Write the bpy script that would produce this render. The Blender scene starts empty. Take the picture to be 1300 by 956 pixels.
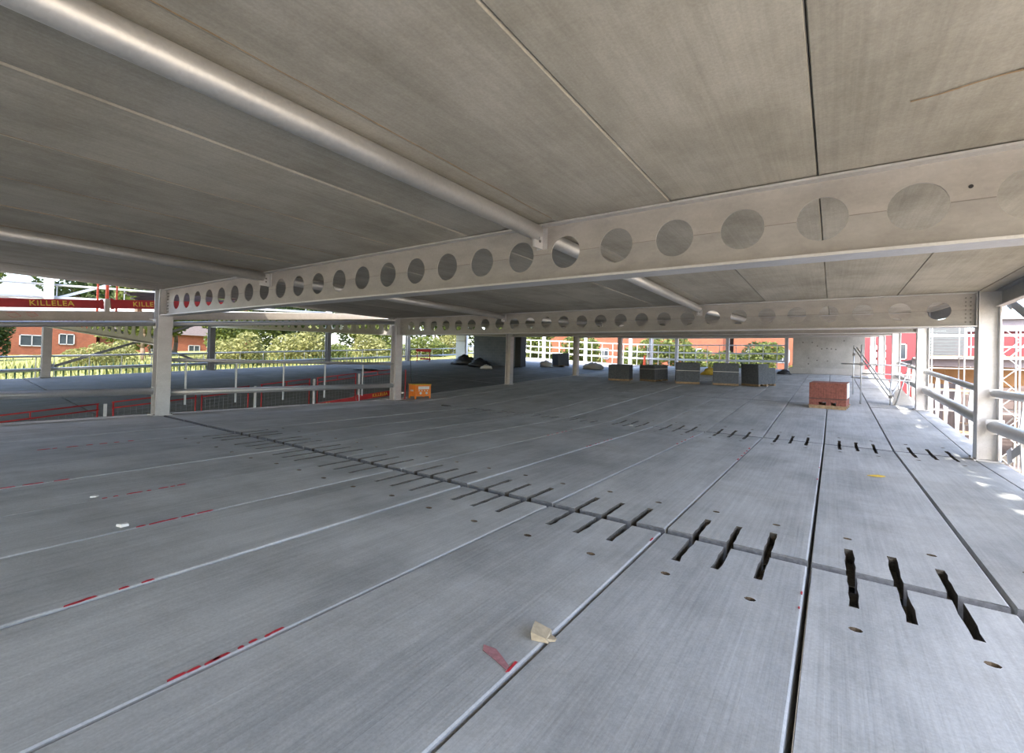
import bpy, math, random
from mathutils import Vector, Matrix
from mathutils.geometry import tessellate_polygon
random.seed(7)
scene = bpy.context.scene
COL = scene.collection
R = math.radians

# ------------------------------------------------------------------ camera
EYE = 1.61
yaw, roll, pitch = R(34.82), R(1.63), R(0.608)
fw = Vector((-math.sin(yaw)*math.cos(pitch), math.cos(yaw)*math.cos(pitch), math.sin(pitch)))
rt = Vector((math.cos(yaw), math.sin(yaw), 0)); up = rt.cross(fw)
r2 = rt*math.cos(roll) + up*math.sin(roll); u2 = -rt*math.sin(roll) + up*math.cos(roll)
cam = bpy.data.objects.new('camera', bpy.data.cameras.new('camera')); COL.objects.link(cam)
m = Matrix.Identity(4)
for i in range(3):
    m[i][0], m[i][1], m[i][2] = r2[i], u2[i], -fw[i]
m[2][3] = EYE
cam.matrix_world = m
cam.data.sensor_fit = 'HORIZONTAL'; cam.data.sensor_width = 36
cam.data.lens = 585.74*36/1300
cam.data.shift_y = -(478-453.9)/1300
cam.data.clip_start = 0.05; cam.data.clip_end = 600
scene.camera = cam

# ------------------------------------------------------------------ sky, sun, exposure
SUN_H = Vector((0.33, -0.944)); SUN_EL = R(51)
world = bpy.data.worlds.new('sky'); scene.world = world; world.use_nodes = True
wn = world.node_tree; wn.nodes.clear()
sky = wn.nodes.new('ShaderNodeTexSky'); sky.sky_type = 'NISHITA'; sky.sun_disc = False
sky.sun_elevation = SUN_EL; sky.sun_rotation = math.atan2(SUN_H.x, SUN_H.y)
sky.air_density = 1.0; sky.dust_density = 3.0; sky.ozone_density = 1.0
bg = wn.nodes.new('ShaderNodeBackground'); bg.inputs['Strength'].default_value = 0.62
wo = wn.nodes.new('ShaderNodeOutputWorld')
wn.links.new(sky.outputs[0], bg.inputs[0]); wn.links.new(bg.outputs[0], wo.inputs[0])
sun = bpy.data.objects.new('sun', bpy.data.lights.new('sun', 'SUN')); COL.objects.link(sun)
sd = Vector((SUN_H.x*math.cos(SUN_EL), SUN_H.y*math.cos(SUN_EL), math.sin(SUN_EL)))
sun.rotation_euler = sd.to_track_quat('Z', 'Y').to_euler()
sun.data.energy = 5.5; sun.data.angle = R(0.6); sun.data.color = (1.0, 0.93, 0.82)
vs = scene.view_settings
vs.view_transform = 'Standard'; vs.look = 'None'; vs.gamma = 1.0; vs.use_curve_mapping = False
vs.exposure = 0.9

# ------------------------------------------------------------------ materials
def nt(name):
    mt = bpy.data.materials.new(name); mt.use_nodes = True
    t = mt.node_tree; b = t.nodes['Principled BSDF']
    return mt, t, b
def node(t, typ, **kw):
    n = t.nodes.new(typ)
    for k, v in kw.items():
        if k == 'inp':
            for a, c in v.items(): n.inputs[a].default_value = c
        else: setattr(n, k, v)
    return n
def ramp(t, fac, stops):
    n = t.nodes.new('ShaderNodeValToRGB'); e = n.color_ramp.elements
    e[0].position, e[0].color = stops[0][0], (*stops[0][1], 1)
    e[1].position, e[1].color = stops[-1][0], (*stops[-1][1], 1)
    for p, c in stops[1:-1]:
        q = e.new(p); q.color = (*c, 1)
    t.links.new(fac, n.inputs[0]); return n.outputs[0]
def mix(t, a, b, fac, mode='MIX'):
    n = t.nodes.new('ShaderNodeMix'); n.data_type = 'RGBA'; n.blend_type = mode
    for s, v in ((6, a), (7, b)):
        if isinstance(v, tuple): n.inputs[s].default_value = (*v, 1)
        else: t.links.new(v, n.inputs[s])
    if isinstance(fac, (int, float)): n.inputs[0].default_value = fac
    else: t.links.new(fac, n.inputs[0])
    return n.outputs[2]
def coords(t, scale, jitter=True):
    g = node(t, 'ShaderNodeNewGeometry'); pos = g.outputs['Position']
    if jitter:
        oi = node(t, 'ShaderNodeObjectInfo')
        mu = node(t, 'ShaderNodeMath', operation='MULTIPLY'); mu.inputs[1].default_value = 37.0
        t.links.new(oi.outputs['Random'], mu.inputs[0])
        ad = node(t, 'ShaderNodeVectorMath', operation='ADD')
        t.links.new(pos, ad.inputs[0]); t.links.new(mu.outputs[0], ad.inputs[1]); pos = ad.outputs[0]
    mp = node(t, 'ShaderNodeMapping'); mp.inputs['Scale'].default_value = scale
    t.links.new(pos, mp.inputs[0]); return mp.outputs[0]
def noise(t, vec, scale=1.0, detail=4.0, rough=0.6):
    n = node(t, 'ShaderNodeTexNoise', inp={'Scale': scale, 'Detail': detail, 'Roughness': rough})
    t.links.new(vec, n.inputs['Vector']); return n.outputs['Fac']
def bump(t, b, h, s, d=0.01):
    n = node(t, 'ShaderNodeBump', inp={'Strength': s, 'Distance': d})
    t.links.new(h, n.inputs['Height']); t.links.new(n.outputs[0], b.inputs['Normal'])

def concrete(name, lo, hi, stain, streak=0.5, along='Y', rough=0.85):
    mt, t, b = nt(name)
    sc = (34, 0.55, 8) if along == 'Y' else (0.55, 34, 8)
    st = noise(t, coords(t, sc), 1.0, 5, 0.65)
    col = ramp(t, st, [(0.30, lo), (0.70, hi)])
    bl = noise(t, coords(t, (1.3, 0.45, 1)), 1.0, 6, 0.7)
    col = mix(t, col, ramp(t, bl, [(0.34, stain), (0.60, hi)]), 0.55)
    b2_ = noise(t, coords(t, (0.5, 0.9, 0.5)), 1.0, 7, 0.75)
    col = mix(t, col, ramp(t, b2_, [(0.38, (0.80, 0.79, 0.77)), (0.56, (1.0, 1.0, 1.0))]), 0.75, 'MULTIPLY')
    fine = noise(t, coords(t, (60, 60, 60)), 1.0, 3, 0.7)
    col = mix(t, col, ramp(t, fine, [(0.35, (0.6,)*3), (0.65, (1.0,)*3)]), 0.35, 'MULTIPLY')
    oi = node(t, 'ShaderNodeObjectInfo')
    col = mix(t, col, ramp(t, oi.outputs['Random'], [(0, (0.84, 0.84, 0.85)), (1, (1, 1, 1))]), 0.8, 'MULTIPLY')
    t.links.new(col, b.inputs['Base Color']); b.inputs['Roughness'].default_value = rough
    bump(t, b, st, streak, 0.006)
    return mt
def plain(name, c, rough=0.6, metal=0.0, var=0.15, scale=6.0, bmp=0.0):
    mt, t, b = nt(name)
    f = noise(t, coords(t, (scale,)*3), 1.0, 4, 0.6)
    col = ramp(t, f, [(0.3, tuple(max(0, x*(1-var)) for x in c)), (0.7, tuple(min(1, x*(1+var)) for x in c))])
    t.links.new(col, b.inputs['Base Color'])
    b.inputs['Roughness'].default_value = rough; b.inputs['Metallic'].default_value = metal
    if bmp: bump(t, b, f, bmp, 0.02)
    return mt
def galvanised(name, c, metal=0.55, rough=0.42, blotch=0.35):
    mt, t, b = nt(name)
    v = node(t, 'ShaderNodeTexVoronoi', inp={'Scale': 45.0})
    t.links.new(coords(t, (1, 1, 1)), v.inputs['Vector'])
    col = ramp(t, v.outputs['Color'], [(0.0, tuple(x*0.86 for x in c)), (1.0, c)])
    n = noise(t, coords(t, (2.2, 2.2, 5.0)), 1.0, 5, 0.65)
    col = mix(t, col, ramp(t, n, [(0.35, tuple(x*0.72 for x in c)), (0.62, tuple(min(1, x*1.08) for x in c))]), blotch)
    t.links.new(col, b.inputs['Base Color'])
    rr = node(t, 'ShaderNodeMapRange', inp={'To Min': rough-0.08, 'To Max': rough+0.14})
    t.links.new(n, rr.inputs[0]); t.links.new(rr.outputs[0], b.inputs['Roughness'])
    b.inputs['Metallic'].default_value = metal
    return mt
def masonry(name, c1, c2, mortar, w, h, gap=0.012, axis='Y'):
    mt, t, b = nt(name)
    g = node(t, 'ShaderNodeNewGeometry'); sx = node(t, 'ShaderNodeSeparateXYZ'); cx = node(t, 'ShaderNodeCombineXYZ')
    t.links.new(g.outputs['Position'], sx.inputs[0])
    ad = node(t, 'ShaderNodeMath', operation='ADD')
    t.links.new(sx.outputs[0], ad.inputs[0]); t.links.new(sx.outputs[1], ad.inputs[1])
    t.links.new(ad.outputs[0], cx.inputs[0]); t.links.new(sx.outputs[2], cx.inputs[1])
    br = node(t, 'ShaderNodeTexBrick', inp={'Scale': 1.0, 'Brick Width': w, 'Row Height': h, 'Mortar Size': gap,
              'Color1': (*c1, 1), 'Color2': (*c2, 1), 'Mortar': (*mortar, 1)})
    t.links.new(cx.outputs[0], br.inputs['Vector'])
    n = noise(t, coords(t, (1.1,)*3, False), 1.0, 5, 0.6)
    col = mix(t, br.outputs[0], ramp(t, n, [(0.3, (0.7,)*3), (0.7, (1.0,)*3)]), 0.7, 'MULTIPLY')
    t.links.new(col, b.inputs['Base Color']); b.inputs['Roughness'].default_value = 0.9
    bump(t, b, br.outputs['Fac'], -0.4, 0.01)
    return mt
def leaf_mat(name, dark, light):
    mt, t, b = nt(name)
    g = node(t, 'ShaderNodeNewGeometry')
    col = ramp(t, g.outputs['Random Per Island'], [(0.0, dark), (1.0, light)])
    t.links.new(col, b.inputs['Base Color']); b.inputs['Roughness'].default_value = 0.6
    tr = node(t, 'ShaderNodeBsdfTranslucent'); t.links.new(col, tr.inputs[0])
    mx = node(t, 'ShaderNodeMixShader'); mx.inputs[0].default_value = 0.45
    out = t.nodes['Material Output']
    t.links.new(b.outputs[0], mx.inputs[1]); t.links.new(tr.outputs[0], mx.inputs[2]); t.links.new(mx.outputs[0], out.inputs[0])
    return mt

M = {}
M['floor'] = concrete('floor concrete', (0.43, 0.445, 0.455), (0.68, 0.695, 0.70), (0.345, 0.36, 0.37), 0.5)
M['soffit'] = concrete('soffit concrete', (0.37, 0.347, 0.292), (0.53, 0.50, 0.428), (0.285, 0.265, 0.215), 0.2)
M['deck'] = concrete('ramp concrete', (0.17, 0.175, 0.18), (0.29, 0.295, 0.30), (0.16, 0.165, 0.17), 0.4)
M['core'] = concrete('cast wall concrete', (0.42, 0.41, 0.38), (0.56, 0.55, 0.52), (0.40, 0.39, 0.36), 0.1)
M['arris'] = concrete('pale plank arris', (0.52, 0.54, 0.56), (0.68, 0.69, 0.70), (0.42, 0.43, 0.45), 0.1)
M['shaded_sawn'] = plain('sawn plank end', (0.19, 0.195, 0.21), 0.95, 0, 0.25, 25, 0.3)  # end faces coloured darker to put in the shade of the joint gap
M['dirt'] = plain('dirt in holes', (0.16, 0.12, 0.08), 0.95, 0, 0.5, 20)
M['shaded_cut'] = plain('cut concrete', (0.12, 0.11, 0.095), 0.95, 0, 0.4, 40, 0.5)  # slot walls and floors coloured dark for the shade inside the slots
M['galv'] = galvanised('galvanised steel', (0.66, 0.655, 0.66))
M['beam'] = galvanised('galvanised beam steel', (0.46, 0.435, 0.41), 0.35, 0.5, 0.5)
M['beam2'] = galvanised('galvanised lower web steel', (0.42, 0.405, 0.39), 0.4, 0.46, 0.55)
M['tube'] = galvanised('galvanised tube', (0.66, 0.65, 0.63), 0.7, 0.42, 0.3)
M['rail'] = galvanised('galvanised rail', (0.60, 0.62, 0.64), 0.6, 0.38, 0.3)
M['bracket'] = galvanised('bright zinc plate', (0.86, 0.86, 0.87), 0.25, 0.4, 0.2)
M['seam'] = plain('weld seam', (0.30, 0.28, 0.26), 0.7, 0.3)
M['bolt'] = plain('bolt steel', (0.22, 0.21, 0.20), 0.6, 0.5)
M['steel_dark'] = galvanised('dull grey steel', (0.36, 0.37, 0.39), 0.45, 0.5)
M['red'] = plain('red paint', (0.42, 0.018, 0.022), 0.45, 0, 0.18, 3)
M['redorange'] = plain('orange red paint', (0.72, 0.09, 0.03), 0.45, 0, 0.15)
M['yellow'] = plain('yellow lettering', (0.78, 0.55, 0.08), 0.6, 0, 0.1)
M['spray'] = plain('red spray paint', (0.55, 0.035, 0.05), 0.8, 0, 0.3, 40)
M['orange'] = plain('orange enamel', (0.85, 0.24, 0.02), 0.4, 0, 0.1)
M['white'] = plain('white paint', (0.80, 0.80, 0.78), 0.5, 0, 0.06)
M['whiteout'] = plain('weathered white steel', (0.34, 0.34, 0.35), 0.6, 0, 0.1)
M['frame'] = plain('lavender grey primer', (0.17, 0.155, 0.18), 0.6, 0.1, 0.1, 2)
M['black'] = plain('black plastic', (0.02, 0.02, 0.022), 0.6, 0, 0.3)
M['tarp'] = plain('black sheeting', (0.025, 0.027, 0.03), 0.4, 0, 0.4, 3, 0.4)
M['block'] = plain('dense grey block', (0.115, 0.13, 0.145), 0.95, 0, 0.25, 12, 0.3)
M['brick'] = plain('red brick', (0.27, 0.10, 0.075), 0.9, 0, 0.3, 14, 0.3)
M['timber'] = plain('pallet timber', (0.34, 0.24, 0.14), 0.85, 0, 0.35, 9)
M['ply'] = plain('orange plywood', (0.24, 0.125, 0.05), 0.7, 0, 0.2, 2)
M['card'] = plain('brown packing card', (0.42, 0.35, 0.25), 0.85, 0, 0.2, 20)
M['paper'] = plain('white paper', (0.8, 0.8, 0.78), 0.8, 0, 0.08)
M['leafy'] = plain('yellow leaf', (0.75, 0.52, 0.08), 0.7, 0, 0.2)
M['strap'] = plain('pale strap', (0.75, 0.75, 0.72), 0.5, 0, 0.05)
M['blockwall'] = masonry('blockwork', (0.19, 0.225, 0.265), (0.23, 0.265, 0.30), (0.27, 0.295, 0.32), 0.45, 0.225)
M['housebrick'] = masonry('house brick', (0.18, 0.042, 0.018), (0.24, 0.062, 0.026), (0.17, 0.10, 0.07), 0.225, 0.075, 0.008)
M['redclad'] = plain('crimson cladding', (0.15, 0.016, 0.022), 0.6, 0, 0.12, 1)
M['greyclad'] = plain('grey board cladding', (0.085, 0.095, 0.10), 0.7, 0, 0.1, 4)
M['roof'] = plain('dark roof tile', (0.07, 0.055, 0.05), 0.9, 0, 0.25, 4)
M['glass'] = plain('window glass', (0.04, 0.05, 0.06), 0.1, 0, 0.2, 1)
M['sand'] = plain('sandy site ground', (0.54, 0.46, 0.34), 0.95, 0, 0.3, 0.8, 0.3)
M['grass'] = plain('dry meadow grass', (0.20, 0.21, 0.055), 0.95, 0, 0.4, 0.9, 0.5)
M['bark'] = plain('bark', (0.13, 0.095, 0.065), 0.95, 0, 0.3, 8, 0.5)
M['leafA'] = leaf_mat('sunlit leaf', (0.04, 0.065, 0.012), (0.17, 0.20, 0.045))
M['leafB'] = leaf_mat('dark leaf', (0.014, 0.03, 0.008), (0.06, 0.09, 0.022))
M['leafC'] = leaf_mat('pale shrub leaf', (0.13, 0.14, 0.04), (0.29, 0.29, 0.11))
M['picket'] = plain('green picket paint', (0.05, 0.10, 0.05), 0.6, 0, 0.2)

# ------------------------------------------------------------------ building helpers
class MB:
    def __init__(s): s.v = []; s.f = []; s.mi = []; s.cur = 0
    def add(s, vs, fs):
        o = len(s.v); s.v += [tuple(p) for p in vs]
        for f in fs: s.f.append([i+o for i in f]); s.mi.append(s.cur)
        return s
    def hexa(s, c):                                        # 8 corners: bottom 4 ccw, top 4 ccw
        return s.add(c, [(3,2,1,0),(4,5,6,7),(0,1,5,4),(1,2,6,5),(2,3,7,6),(3,0,4,7)])
    def box(s, x0, x1, y0, y1, z0, z1):
        return s.hexa([(x0,y0,z0),(x1,y0,z0),(x1,y1,z0),(x0,y1,z0),(x0,y0,z1),(x1,y0,z1),(x1,y1,z1),(x0,y1,z1)])
    def bar(s, a, b, w, h, upv=(0,0,1)):                   # rectangular bar from a to b
        a, b = Vector(a), Vector(b); d = (b-a).normalized(); upv = Vector(upv)
        if abs(d.dot(upv)) > 0.99: upv = Vector((1,0,0))
        sd_ = d.cross(upv).normalized()*w/2; u_ = sd_.cross(d).normalized()*h/2
        return s.hexa([a-sd_-u_, a+sd_-u_, b+sd_-u_, b-sd_-u_, a-sd_+u_, a+sd_+u_, b+sd_+u_, b-sd_+u_])
    def tube(s, a, b, r0, r1=None, n=12, caps=True):
        a, b = Vector(a), Vector(b); r1 = r0 if r1 is None else r1; d = (b-a).normalized()
        u_ = d.orthogonal().normalized(); w_ = d.cross(u_)
        vs = []
        for p, r in ((a, r0), (b, r1)):
            for k in range(n):
                t = 2*math.pi*k/n; vs.append(p + (u_*math.cos(t) + w_*math.sin(t))*r)
        fs = [(k, (k+1) % n, n+(k+1) % n, n+k) for k in range(n)]
        if caps: fs += [tuple(range(n-1, -1, -1)), tuple(range(n, 2*n))]
        return s.add(vs, fs)
    def prism(s, poly, axis, a, b):                        # convex poly of 2D points extruded on axis from a to b
        n = len(poly)
        def P(p, c): return {'x': (c, p[0], p[1]), 'y': (p[0], c, p[1]), 'z': (p[0], p[1], c)}[axis]
        vs = [P(p, a) for p in poly] + [P(p, b) for p in poly]
        fs = [tuple(range(n-1, -1, -1)), tuple(range(n, 2*n))] + [(k, (k+1) % n, n+(k+1) % n, n+k) for k in range(n)]
        return s.add(vs, fs)
    def mesh(s, name, mats, smooth=False):
        me = bpy.data.meshes.new(name); me.from_pydata(s.v, [], s.f)
        for mm in (mats if isinstance(mats, list) else [mats]): me.materials.append(M[mm])
        for p, i in zip(me.polygons, s.mi): p.material_index = i
        if smooth:
            for p in me.polygons: p.use_smooth = len(p.vertices) == 4
        me.update(); return me
    def build(s, name, mats, parent=None, smooth=False):
        return put(name, s.mesh(name, mats, smooth), parent)
SMALL = {'bolts', 'anchor_bolts', 'weld_seam', 'wire_mesh', 'tie_holes', 'lacing', 'bearer_set', 'rust_run', 'channel_web'}
def put(name, me, parent=None, loc=None, rot=None):
    o = bpy.data.objects.new(name, me); COL.objects.link(o)
    if name in SMALL: o['kind'] = 'stuff'
    if parent: o.parent = parent
    if loc is not None: o.location = loc
    if rot is not None: o.rotation_euler = rot
    return o
def tag(o, label, cat, group=None):
    o['label'] = label; o['category'] = cat
    if group: o['group'] = group
    return o
def thing(name, label, cat, loc=(0,0,0), rot=(0,0,0), group=None):
    o = bpy.data.objects.new(name, None); COL.objects.link(o); o.location = loc; o.rotation_euler = rot
    o.empty_display_size = 0.2
    return tag(o, label, cat, group)
def struct(name, label=None):
    o = bpy.data.objects.new(name, None); COL.objects.link(o); o['kind'] = 'structure'
    if label: o['label'] = label
    return o

# ------------------------------------------------------------------ layout
YL = [-18.72, -10.94, -3.16, 4.62, 12.40, 20.18, 27.96, 35.74, 43.52]       # beam lines
SL = 0.054
XL, XR, XO = -14.2, 2.42, -30.6                                    # column lines
J0 = -0.13; PW = 1.2                                                # joint phase and plank width
def zm(Y): return SL*max(0.0, Y-12.4)                               # main deck
def zi(Y): return -0.097*(12.4-Y) if Y < 12.4 else SL*(Y-12.4)      # inner edge of the ramp deck
def zo(Y): return 0.65 + SL*(Y-12.4)                                # outer edge of the ramp deck
SOF = 3.22
def zside(X, Y):
    f = min(1.0, max(0.0, (-14.6-X)/16.0)); return zi(Y)*(1-f) + zo(Y)*f

# ------------------------------------------------------------------ floor planks with slotted ends and lifting holes
def ring(cx, cy, rx, ry, n=8):
    return [(cx+rx*math.cos(2*math.pi*k/n), cy+ry*math.sin(2*math.pi*k/n)) for k in range(n)]
def plank_mesh(seed, L, ga=.03, gb=.03, sa=True, sb=True):
    rnd = random.Random(seed); b = MB()
    g = 0.017; x0, x1 = g, PW-g; y0, y1 = ga, L-gb; AR = .011
    sl = [(0.28, .03), (0.58, .03), (0.885, .03)]; dep = 0.125; cutlen = 0.55
    o = []                                                          # outer loop, ccw seen from above; flags mark long-side vertices
    def slots(yb, inward, order):
        for c, hw in order:
            fwd = order is sl
            a_, b_ = (c-hw, c+hw) if fwd else (c+hw, c-hw)
            n = 5; ln = cutlen + rnd.uniform(-.04, .04)
            for k in range(n+1): o.append((a_ + (0 if k in (0,) else rnd.uniform(-.008, .008)), yb+inward*ln*k/n, 0))
            for k in range(n, -1, -1): o.append((b_ + (0 if k in (0,) else rnd.uniform(-.008, .008)), yb+inward*ln*k/n, 0))
    xs_ = x1-AR
    o.append((x0, y0, -1)); sa and slots(y0, 1, sl); o.append((xs_, y0, 1))
    o.append((xs_, y1, 1)); sb and slots(y1, -1, sl[::-1]); o.append((x0, y1, -1))
    holes = [ring(c + rnd.uniform(-.01, .01), y + rnd.uniform(-.03, .03), .038, .03) for c in (0.28, 0.885) for y in [0.95]*sa + [L-0.95]*sb]
    loops = [[Vector((p[0], p[1], 0)) for p in o]] + [[Vector((p[0], p[1], 0)) for p in h] for h in holes]
    tri = tessellate_polygon(loops)
    flat = [v for l in loops for v in l]
    fs = []
    for t in tri:
        a, c, d = (flat[i] for i in t)
        fs.append(tuple(t) if (c-a).cross(d-a).z > 0 else tuple(reversed(t)))
    b.add(flat, fs)
    # side rings: top -> key -> bottom lip
    n = len(o)
    lv = [(0, 0), (-0.055, 0.006), (-0.2, g)]
    rings = [[(p[0]+p[2]*dx+(AR if p[2] > 0 else 0), p[1], z) for p in o] for z, dx in lv]
    rings[0] = [(p[0]+(AR if p[2] > 0 else 0), p[1], -.006 if p[2] > 0 else 0) for p in o]
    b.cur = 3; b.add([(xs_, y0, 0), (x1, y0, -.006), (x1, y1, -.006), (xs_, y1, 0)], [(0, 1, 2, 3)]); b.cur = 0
    for r_ in range(2):
        vs = rings[r_] + rings[r_+1]; fs = []; fe = []; fw_ = []
        for k in range(n):
            q = (k+1) % n
            if r_ == 0 and o[k][1] == o[q][1] and o[k][1] in (y0, y1): fe.append((k, n+k, n+q, q)); continue
            if r_ == 1 and abs(o[k][1]-y0) < 1e-6 and abs(o[q][1]-y0) < 1e-6: continue      # near end face built below with its cores
            (fs if (o[k][2] or o[q][2]) else fw_).append((k, n+k, n+q, q))
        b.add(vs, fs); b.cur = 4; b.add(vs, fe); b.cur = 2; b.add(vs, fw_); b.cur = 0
    # near end face with hollow cores
    segs = [(o[k], o[(k+1) % n]) for k in range(n) if abs(o[k][1]-y0) < 1e-6 and abs(o[(k+1) % n][1]-y0) < 1e-6]
    for p, q in segs:
        xa, xb = min(p[0], q[0]), max(p[0], q[0]); w = xb-xa
        if w < 0.1: b.add([(xa,y0,-.2),(xb,y0,-.2),(xb,y0,-.055),(xa,y0,-.055)], [(0,1,2,3)]); continue
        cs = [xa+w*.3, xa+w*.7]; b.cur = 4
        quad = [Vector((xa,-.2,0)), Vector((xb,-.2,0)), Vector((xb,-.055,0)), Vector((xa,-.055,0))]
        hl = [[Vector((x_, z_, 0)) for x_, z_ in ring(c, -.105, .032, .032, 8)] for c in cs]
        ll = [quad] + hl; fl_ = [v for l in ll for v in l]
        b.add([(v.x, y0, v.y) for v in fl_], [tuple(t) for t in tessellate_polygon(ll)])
        b.cur = 1
        for h in hl:
            m_ = len(h); vs = [(v.x, y0, v.y) for v in h] + [(v.x, y0+.18, v.y) for v in h]
            b.add(vs, [(k, (k+1) % m_, m_+(k+1) % m_, m_+k) for k in range(m_)] + [tuple(range(m_, 2*m_))])
        b.cur = 0
    # slot floors
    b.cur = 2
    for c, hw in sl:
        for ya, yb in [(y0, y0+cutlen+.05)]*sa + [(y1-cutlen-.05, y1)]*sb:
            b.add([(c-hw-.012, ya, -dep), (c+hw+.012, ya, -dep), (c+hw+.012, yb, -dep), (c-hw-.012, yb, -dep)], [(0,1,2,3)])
    b.cur = 1
    for h in holes:
        m_ = len(h); vs = [(p[0], p[1], 0) for p in h] + [(p[0], p[1], -.09) for p in h]
        b.add(vs, [(k, (k+1) % m_, m_+(k+1) % m_, m_+k) for k in range(m_)] + [tuple(range(m_, 2*m_))])
    b.cur = 0
    b.add([(0,y0,-.2),(PW,y0,-.2),(PW,y1,-.2),(0,y1,-.2)], [(3,2,1,0)])
    return b.mesh('floor_plank', ['floor', 'dirt', 'shaded_cut', 'arris', 'shaded_sawn'])
BAY = YL[4]-YL[3]
pm = {b_: [plank_mesh(s+b_*9, BAY, .07 if b_ == 3 else .03, .07 if b_ == 2 else .03, b_ in (3, 4), b_ in (2, 3)) for s in range(4)] for b_ in (2, 3, 4, 5)}
pn = {2: plank_mesh(90, BAY, .03, .07, False, False), 3: plank_mesh(91, BAY, .07, .03, False, False), 4: plank_mesh(92, BAY, .03, .03, False, False)}
floor = struct('floor', 'grey precast concrete plank deck with slotted plank ends')
kmin, kmax = -11, 2
PX = 1.285                                                          # planks towards the ramp side are a little wider
def jx(k): return J0+PW*k if k >= -1 else J0-PW+PX*(k+1)
def jw(k): return 1.0 if k >= -1 else PX/PW
rp = random.Random(3)
for bi in range(len(YL)-1):
    y = YL[bi]; z = zm(y); ang = math.atan2(zm(YL[bi+1])-z, BAY)
    for k in range(kmin, kmax):
        ox = rp.uniform(-.004, .004)
        o_ = put('floor_plank', (pn.get(bi, pm[5][0]) if k <= (-9 if bi < 4 else -5) else pm[bi if bi in (2, 3, 4) else 5][rp.randrange(4)]), floor, (jx(k)+ox, y, z + rp.uniform(-.006, .004)), (ang, 0, 0)); o_.scale.x = jw(k)
# edge strips at both long sides of the deck and bearing flanges below the end joints
for bi in range(len(YL)-1):
    y0_, y1_ = YL[bi], YL[bi+1]; za, zb = zm(y0_), zm(y1_)
    for xa, xb in ((J0+PW*kmax+.004, 2.62), (-14.62, jx(kmin)-.004)):
        b = MB()
        b.hexa([(xa,y0_,za-.2),(xb,y0_,za-.2),(xb,y1_,zb-.2),(xa,y1_,zb-.2),(xa,y0_,za-.004),(xb,y0_,za-.004),(xb,y1_,zb-.004),(xa,y1_,zb-.004)])
        b.build('edge_strip', 'floor', floor)
for y in YL:
    MB().box(XL, XR, y-.12, y+.12, zm(y)-.225, zm(y)-.2).box(XL, XR, y-.006, y+.006, zm(y)-.9, zm(y)-.225).build('bearing_flange', 'steel_dark', floor)

# ------------------------------------------------------------------ soffit planks
def soffit_mesh(L):
    b = MB(); e = .010; y0, y1 = .03, L-.03
    prof = [(e, 0), (PW-e, 0), (PW-.002, .022), (PW, .2), (0, .2), (.002, .022)]
    b.prism(prof, 'y', y0, y1); return b.mesh('soffit_plank', 'soffit')
sm_ = soffit_mesh(BAY)
ceiling = struct('ceiling', 'underside of precast concrete planks carried on steel beams')
for bi in range(0, len(YL)-1):
    y = YL[bi]; z = zm(y)+SOF; ang = math.atan2(zm(YL[bi+1])-zm(y), BAY)
    for k in range(kmin, kmax):
        o_ = put('soffit_plank', sm_, ceiling, (jx(k), y, z + rp.uniform(0, .012)), (ang, 0, 0)); o_.scale.x = jw(k)
    y0_, y1_ = YL[bi], YL[bi+1]; za, zb = zm(y0_)+SOF, zm(y1_)+SOF
    for xa, xb in ((J0+PW*kmax, 2.62), (-14.62, jx(kmin))):
        b = MB(); b.hexa([(xa,y0_,za),(xb,y0_,za),(xb,y1_,zb),(xa,y1_,zb),(xa,y0_,za+.2),(xb,y0_,za+.2),(xb,y1_,zb+.2),(xa,y1_,zb+.2)])
        b.build('edge_strip', 'soffit', ceiling)
roof_s = struct('shade_roof', 'added unseen concrete slab above the soffit shading the red toe boards')
MB().box(-14.6, 2.6, -18.7, 4.6, 6.5, 6.75).build('slab', 'soffit', roof_s)  # added slab out of view, casts shade on the red toe boards
# rusty joint lines on the soffit (narrow rust runs along three joints and one skewed crack)
def ribbon(pts, w, z, mat, parent, name, seed=0, th=0.003):
    rnd = random.Random(seed); b = MB()
    for (xa, ya), (xb, yb) in zip(pts[:-1], pts[1:]):
        d = Vector((xb-xa, yb-ya)).normalized(); nn = Vector((-d.y, d.x))*w*rnd.uniform(.3, .7)
        b.hexa([(xa-nn.x,ya-nn.y,z),(xb-nn.x,yb-nn.y,z),(xb+nn.x,yb+nn.y,z),(xa+nn.x,ya+nn.y,z),
                (xa-nn.x,ya-nn.y,z+th),(xb-nn.x,yb-nn.y,z+th),(xb+nn.x,yb+nn.y,z+th),(xa+nn.x,ya+nn.y,z+th)])
    return b.build(name, mat, parent)
M['rust'] = plain('rust run', (0.30, 0.205, 0.115), 0.9, 0, 0.3, 10)
for k in (-2, -4, -5, -6, -7):
    n = 26
    ribbon([(jx(k)+.022+.004*math.sin(i*2.1+k), -2.9+i*(4.42+2.9)/n) for i in range(n+1)], .007, SOF-.001, 'rust', ceiling, 'rust_run', k+9)
ribbon([(0.35+i*.07, 3.55-i*.012+.01*math.sin(i)) for i in range(9)], .012, SOF-.002, 'rust', ceiling, 'rust_crack', 4)

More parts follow.
